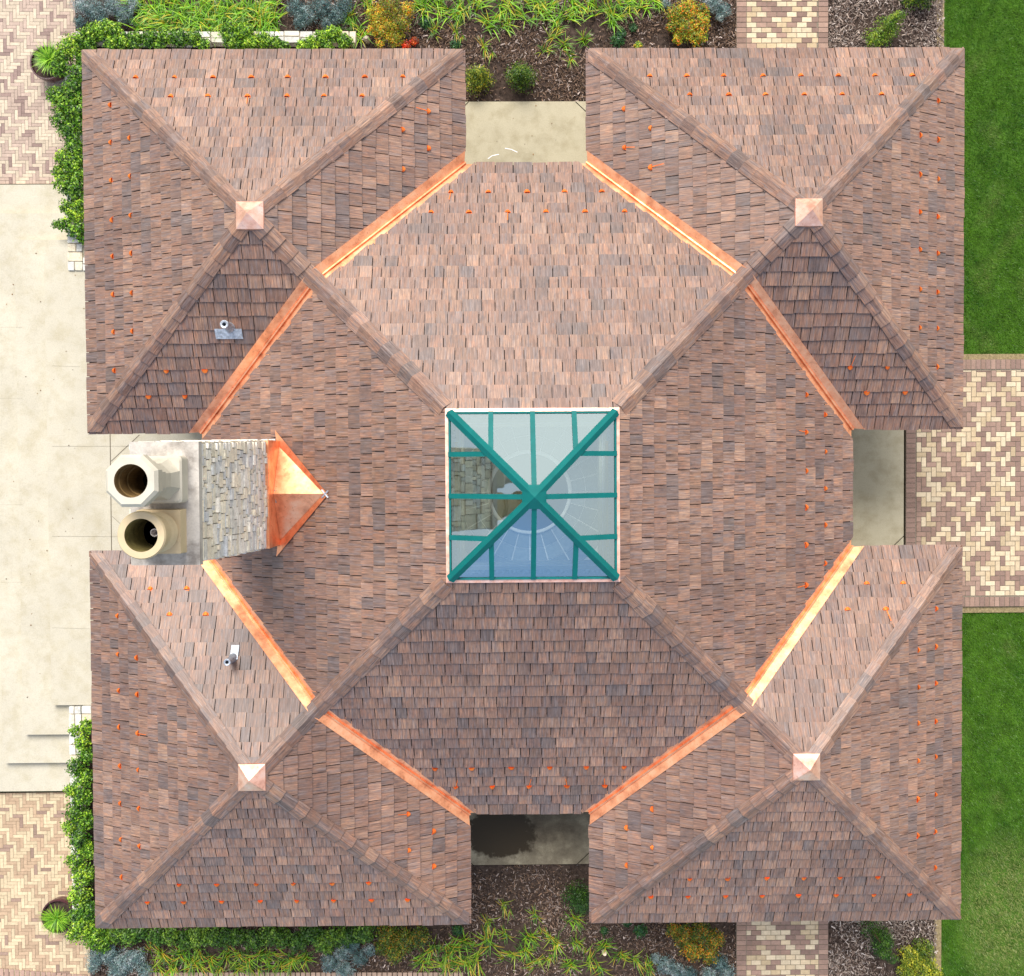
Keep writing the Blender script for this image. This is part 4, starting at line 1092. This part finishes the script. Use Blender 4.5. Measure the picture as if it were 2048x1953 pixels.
def lily_variants(pal, seed, name, k=3, n=30):
    outm = []
    for i in range(k):
        V, C = blades(n+4*i, (.22,.50), (.007,.0125), pal, seed+i, spread=.13, fans=5+i); o = np_mesh(name, V, None, C, M_BLADE); outm.append(o.data); bpy.data.objects.remove(o)
    return outm
def plant_clumps(pts, meshes, label, group, seed, sc=(.8,1.15), name='daylily'):
    r_ = random.Random(seed)
    for k, (u, v) in enumerate(pts):
        c = G(u, v, .1); o = link(name, meshes[k % len(meshes)], None, label=label[k] if isinstance(label, list) else label, category='daylily' if name == 'daylily' else 'plant', group=group)
        o.location = (c.x, c.y, -.09); o.rotation_euler = (0, 0, r_.uniform(0, 6.28)); s = r_.uniform(*sc); o.scale = (s, s, s*r_.uniform(.8,1.1))
LM = lily_variants(LIL, 50, 'daylily', 3, 38); LM2 = lily_variants(LILY, 60, 'daylily', 3, 26)
jit = lambda a: RNG.uniform(-a, a)
plant_clumps([(285+jit(8)+26*i, 12+22*j+jit(7)) for j in range(3) for i in range(11)], LM,
    'bright green daylily clump in the dense row between the two lavender mounds', 'daylilies massed behind the stone wall', 1)
plant_clumps([(885,18),(860,-4),(915,32),(952,2),(925,8),(985,36),(1012,40),(1040,30),(1066,4),(1082,24),(1120,40),(1100,8),(1185,12),(1215,24),(1250,8),(1290,2),(1155,0),(1235,30),(1010,4),(1320,-6),(700,35),(716,62),(730,8),(840,10),(1140,22)], LM,
    'bright green daylily clump in the loose drift at the top middle of the garden', 'daylilies drifting through the top middle bed', 2, (.75,1.0))
plant_clumps([(916,62),(1143,108),(1130,88),(975,95),(1090,95),(1172,76),(1110,62),(868,58)], LM2,
    ['narrow upright daylily just right of the corner of the upper left roof', 'open daylily at the lower right of the top bed beside the upper right roof corner', 'small daylily just left of the one by the upper right roof corner',
     'thin daylily standing right above the yellow-green conifer', 'thin daylily above the dark conifer in the gap', 'daylily with orange tips nearest the upper right roof corner', 'wispy daylily in the open mulch under the middle of the top drift', 'small daylily left of the one by the upper left roof corner'], 'single daylilies below the top drift', 3, (.5,.75))
plant_clumps([(1013,1822),(1070,1838),(1148,1848),(981,1858),(1010,1877),(1058,1884),(1092,1878),(1112,1890),(1152,1895),(1176,1922),(1102,1920),(1048,1912),(1016,1918),(1240,1918),(1208,1894),(1282,1930),(1300,1940),(1140,1932),(1070,1935),(1200,1945)], LM2,
    'yellow-tipped daylily clump in the loose drift below the south slab', 'daylilies in the bottom middle bed', 4, (.62,.92))
plant_clumps([(950,1912),(900,1905),(928,1893),(886,1920),(864,1902),(914,1928),(945,1935),(975,1890),(840,1925),(878,1940)], LM2,
    'dark green daylily clump packed left of the bottom middle drift', 'daylilies packed beside the dark bush', 5, (.8,1.1))
plant_clumps([(305+27*k+jit(6), 1915+jit(8)) for k in range(12)]+[(318+30*k+jit(6), 1938+jit(6)) for k in range(10)], LM2,
    'yellowish daylily clump in the row between the long hedge and the bottom kerb', 'daylilies in front of the bottom hedge', 6, (.7,1.0))
# small dark perennials
V, C = leaf_cloud([(0,0,.08,.11,.11,.07)], 260, .05, [(.03,.10,.03),(.05,.15,.04),(.08,.18,.03)], seed=71, asp=.35); pm_ = np_mesh('perennial', V, None, C, M_LEAF); pme = pm_.data; bpy.data.objects.remove(pm_)
plant_clumps([(1236,76),(1268,50),(1245,62),(910,86),(850,40),(1210,1868),(1282,1866),(1255,1850),(915,1866)], [pme], 'small dark green leafy plant low in the mulch', 'small dark perennials', 8, (.8,1.4), 'perennial')
V, C = leaf_cloud([(0,0,.06,.07,.07,.05)], 160, .035, [(.10,.25,.02),(.55,.42,.02),(.16,.28,.02)], seed=72); pm_ = np_mesh('flowering_plant', V, None, C, M_LEAF); pme2 = pm_.data; bpy.data.objects.remove(pm_)
plant_clumps([(1278,86)], [pme2], 'small plant with yellow blooms at the top of the upper right roof eave', 'yellow bloomers', 9, (1.2,1.4), 'flowering_plant')
for nm in [o for o in bpy.data.objects if o.name.startswith('flowering_plant')]: del nm['group']
# rocks
def rock(label, u, v, r_, col, z=0, seed=1):
    c = G(u, v, z); rr = random.Random(seed); m = MB()
    n_ = 9; rings = []
    for (f, zz) in ((1.0,-.1),(1.05,0),(.9,.08),(.55,.13)):
        rings.append([(cos(2*pi*k/n_)*r_*f*rr.uniform(.85,1.1), sin(2*pi*k/n_)*r_*.8*f*rr.uniform(.85,1.1), zz) for k in range(n_)])
    for a, b in zip(rings, rings[1:]):
        for k in range(n_): m.face([a[k], a[(k+1)%n_], b[(k+1)%n_], b[k]], col)
    m.face(rings[-1], col); o = m.build('rock', M_STONE, None, label=label, category='rock'); o.location = (c.x, c.y, -.06)
rock('pale limestone boulder at the right end of the garden wall', 701, 73, .13, (.55,.50,.40), .05, 1)
rock('small tan rock between the wall end and the yellow bush', 733, 78, .07, (.48,.42,.32), .0, 2)
rock('pale rock half buried beside the blue-green juniper in the bottom bed', 731, 1866, .12, (.45,.40,.33), .0, 3)
rock('small cream stone among the daylilies right of the bottom middle', 1209, 1907, .05, (.80,.66,.48), .0, 4)

# planters
def planter(label, glabel, u, v, rr, pu, pv, seed):
    c = G(u, v, -.2); t = thing('planter_pot', label, 'planter', (c.x, c.y, zP))
    m = MB(); m.lathe([(rr*.5,0),(rr*.62,.02),(rr*.92,.22),(rr*1.0,.40),(rr*.98,.44),(rr*.90,.44),(rr*.88,.38)], (0,0,0), 40, (1,1,1)); m.build('pot', M_POT, t, smooth=True)
    s_ = MB(); s_.lathe([(.001,.38),(rr*.885,.38)], (0,0,0), 32); s_.build('soil', M_SOIL, t)
    c2 = G(pu, pv, .1); V, C = blades(300, (.28,.46), (.005,.009), [(.18,.42,.02),(.28,.55,.03),(.10,.26,.015),(.42,.66,.06)], seed, curl=.8, upf=.8)
    V = V*np.array([1,1,.8]); o = np_mesh('spiky_grass', V, None, C, M_BLADE, label=glabel, category='potted plant'); o.location = (c2.x, c2.y, zP+.42)
planter('round maroon planter pot beside the upper left herringbone paving', 'bright green spiky grass growing in the upper left maroon pot', 95, 127, .34, 90, 112, 81)
planter('round maroon planter pot half under the hedge at the lower left', 'lime green spiky grass growing in the lower left maroon pot', 118, 1832, .35, 105, 1846, 82)

# windblown flecks on the pale patio
lv = MB(); r = random.Random(90)
for k in range(46):
    u, v = (r.uniform(0, 170), r.uniform(500, 1400)) if k < 36 else (r.uniform(935, 1175), r.uniform(210, 320))
    z_ = .006 if (u > 104) else -.143
    if 44 < u < 106 and u < 104: z_ = -.143
    if u < 47: z_ = -.293
    c = G(u, v, z_); a = r.uniform(0, 6.28); l = r.uniform(.008, .022); w_ = l*r.uniform(.3,.7)
    lv.face([(c.x+cos(a)*l, c.y+sin(a)*l, z_), (c.x-sin(a)*w_, c.y+cos(a)*w_, z_+.004), (c.x-cos(a)*l, c.y-sin(a)*l, z_), (c.x+sin(a)*w_, c.y-cos(a)*w_, z_+.002)], r.choice(((.16,.08,.03),(.08,.05,.03),(.25,.14,.05))))
lv.build('leaf_litter', M_CHIP, None, kind='stuff', label='tiny brown leaf flecks scattered over the pale paving', category='leaf litter')
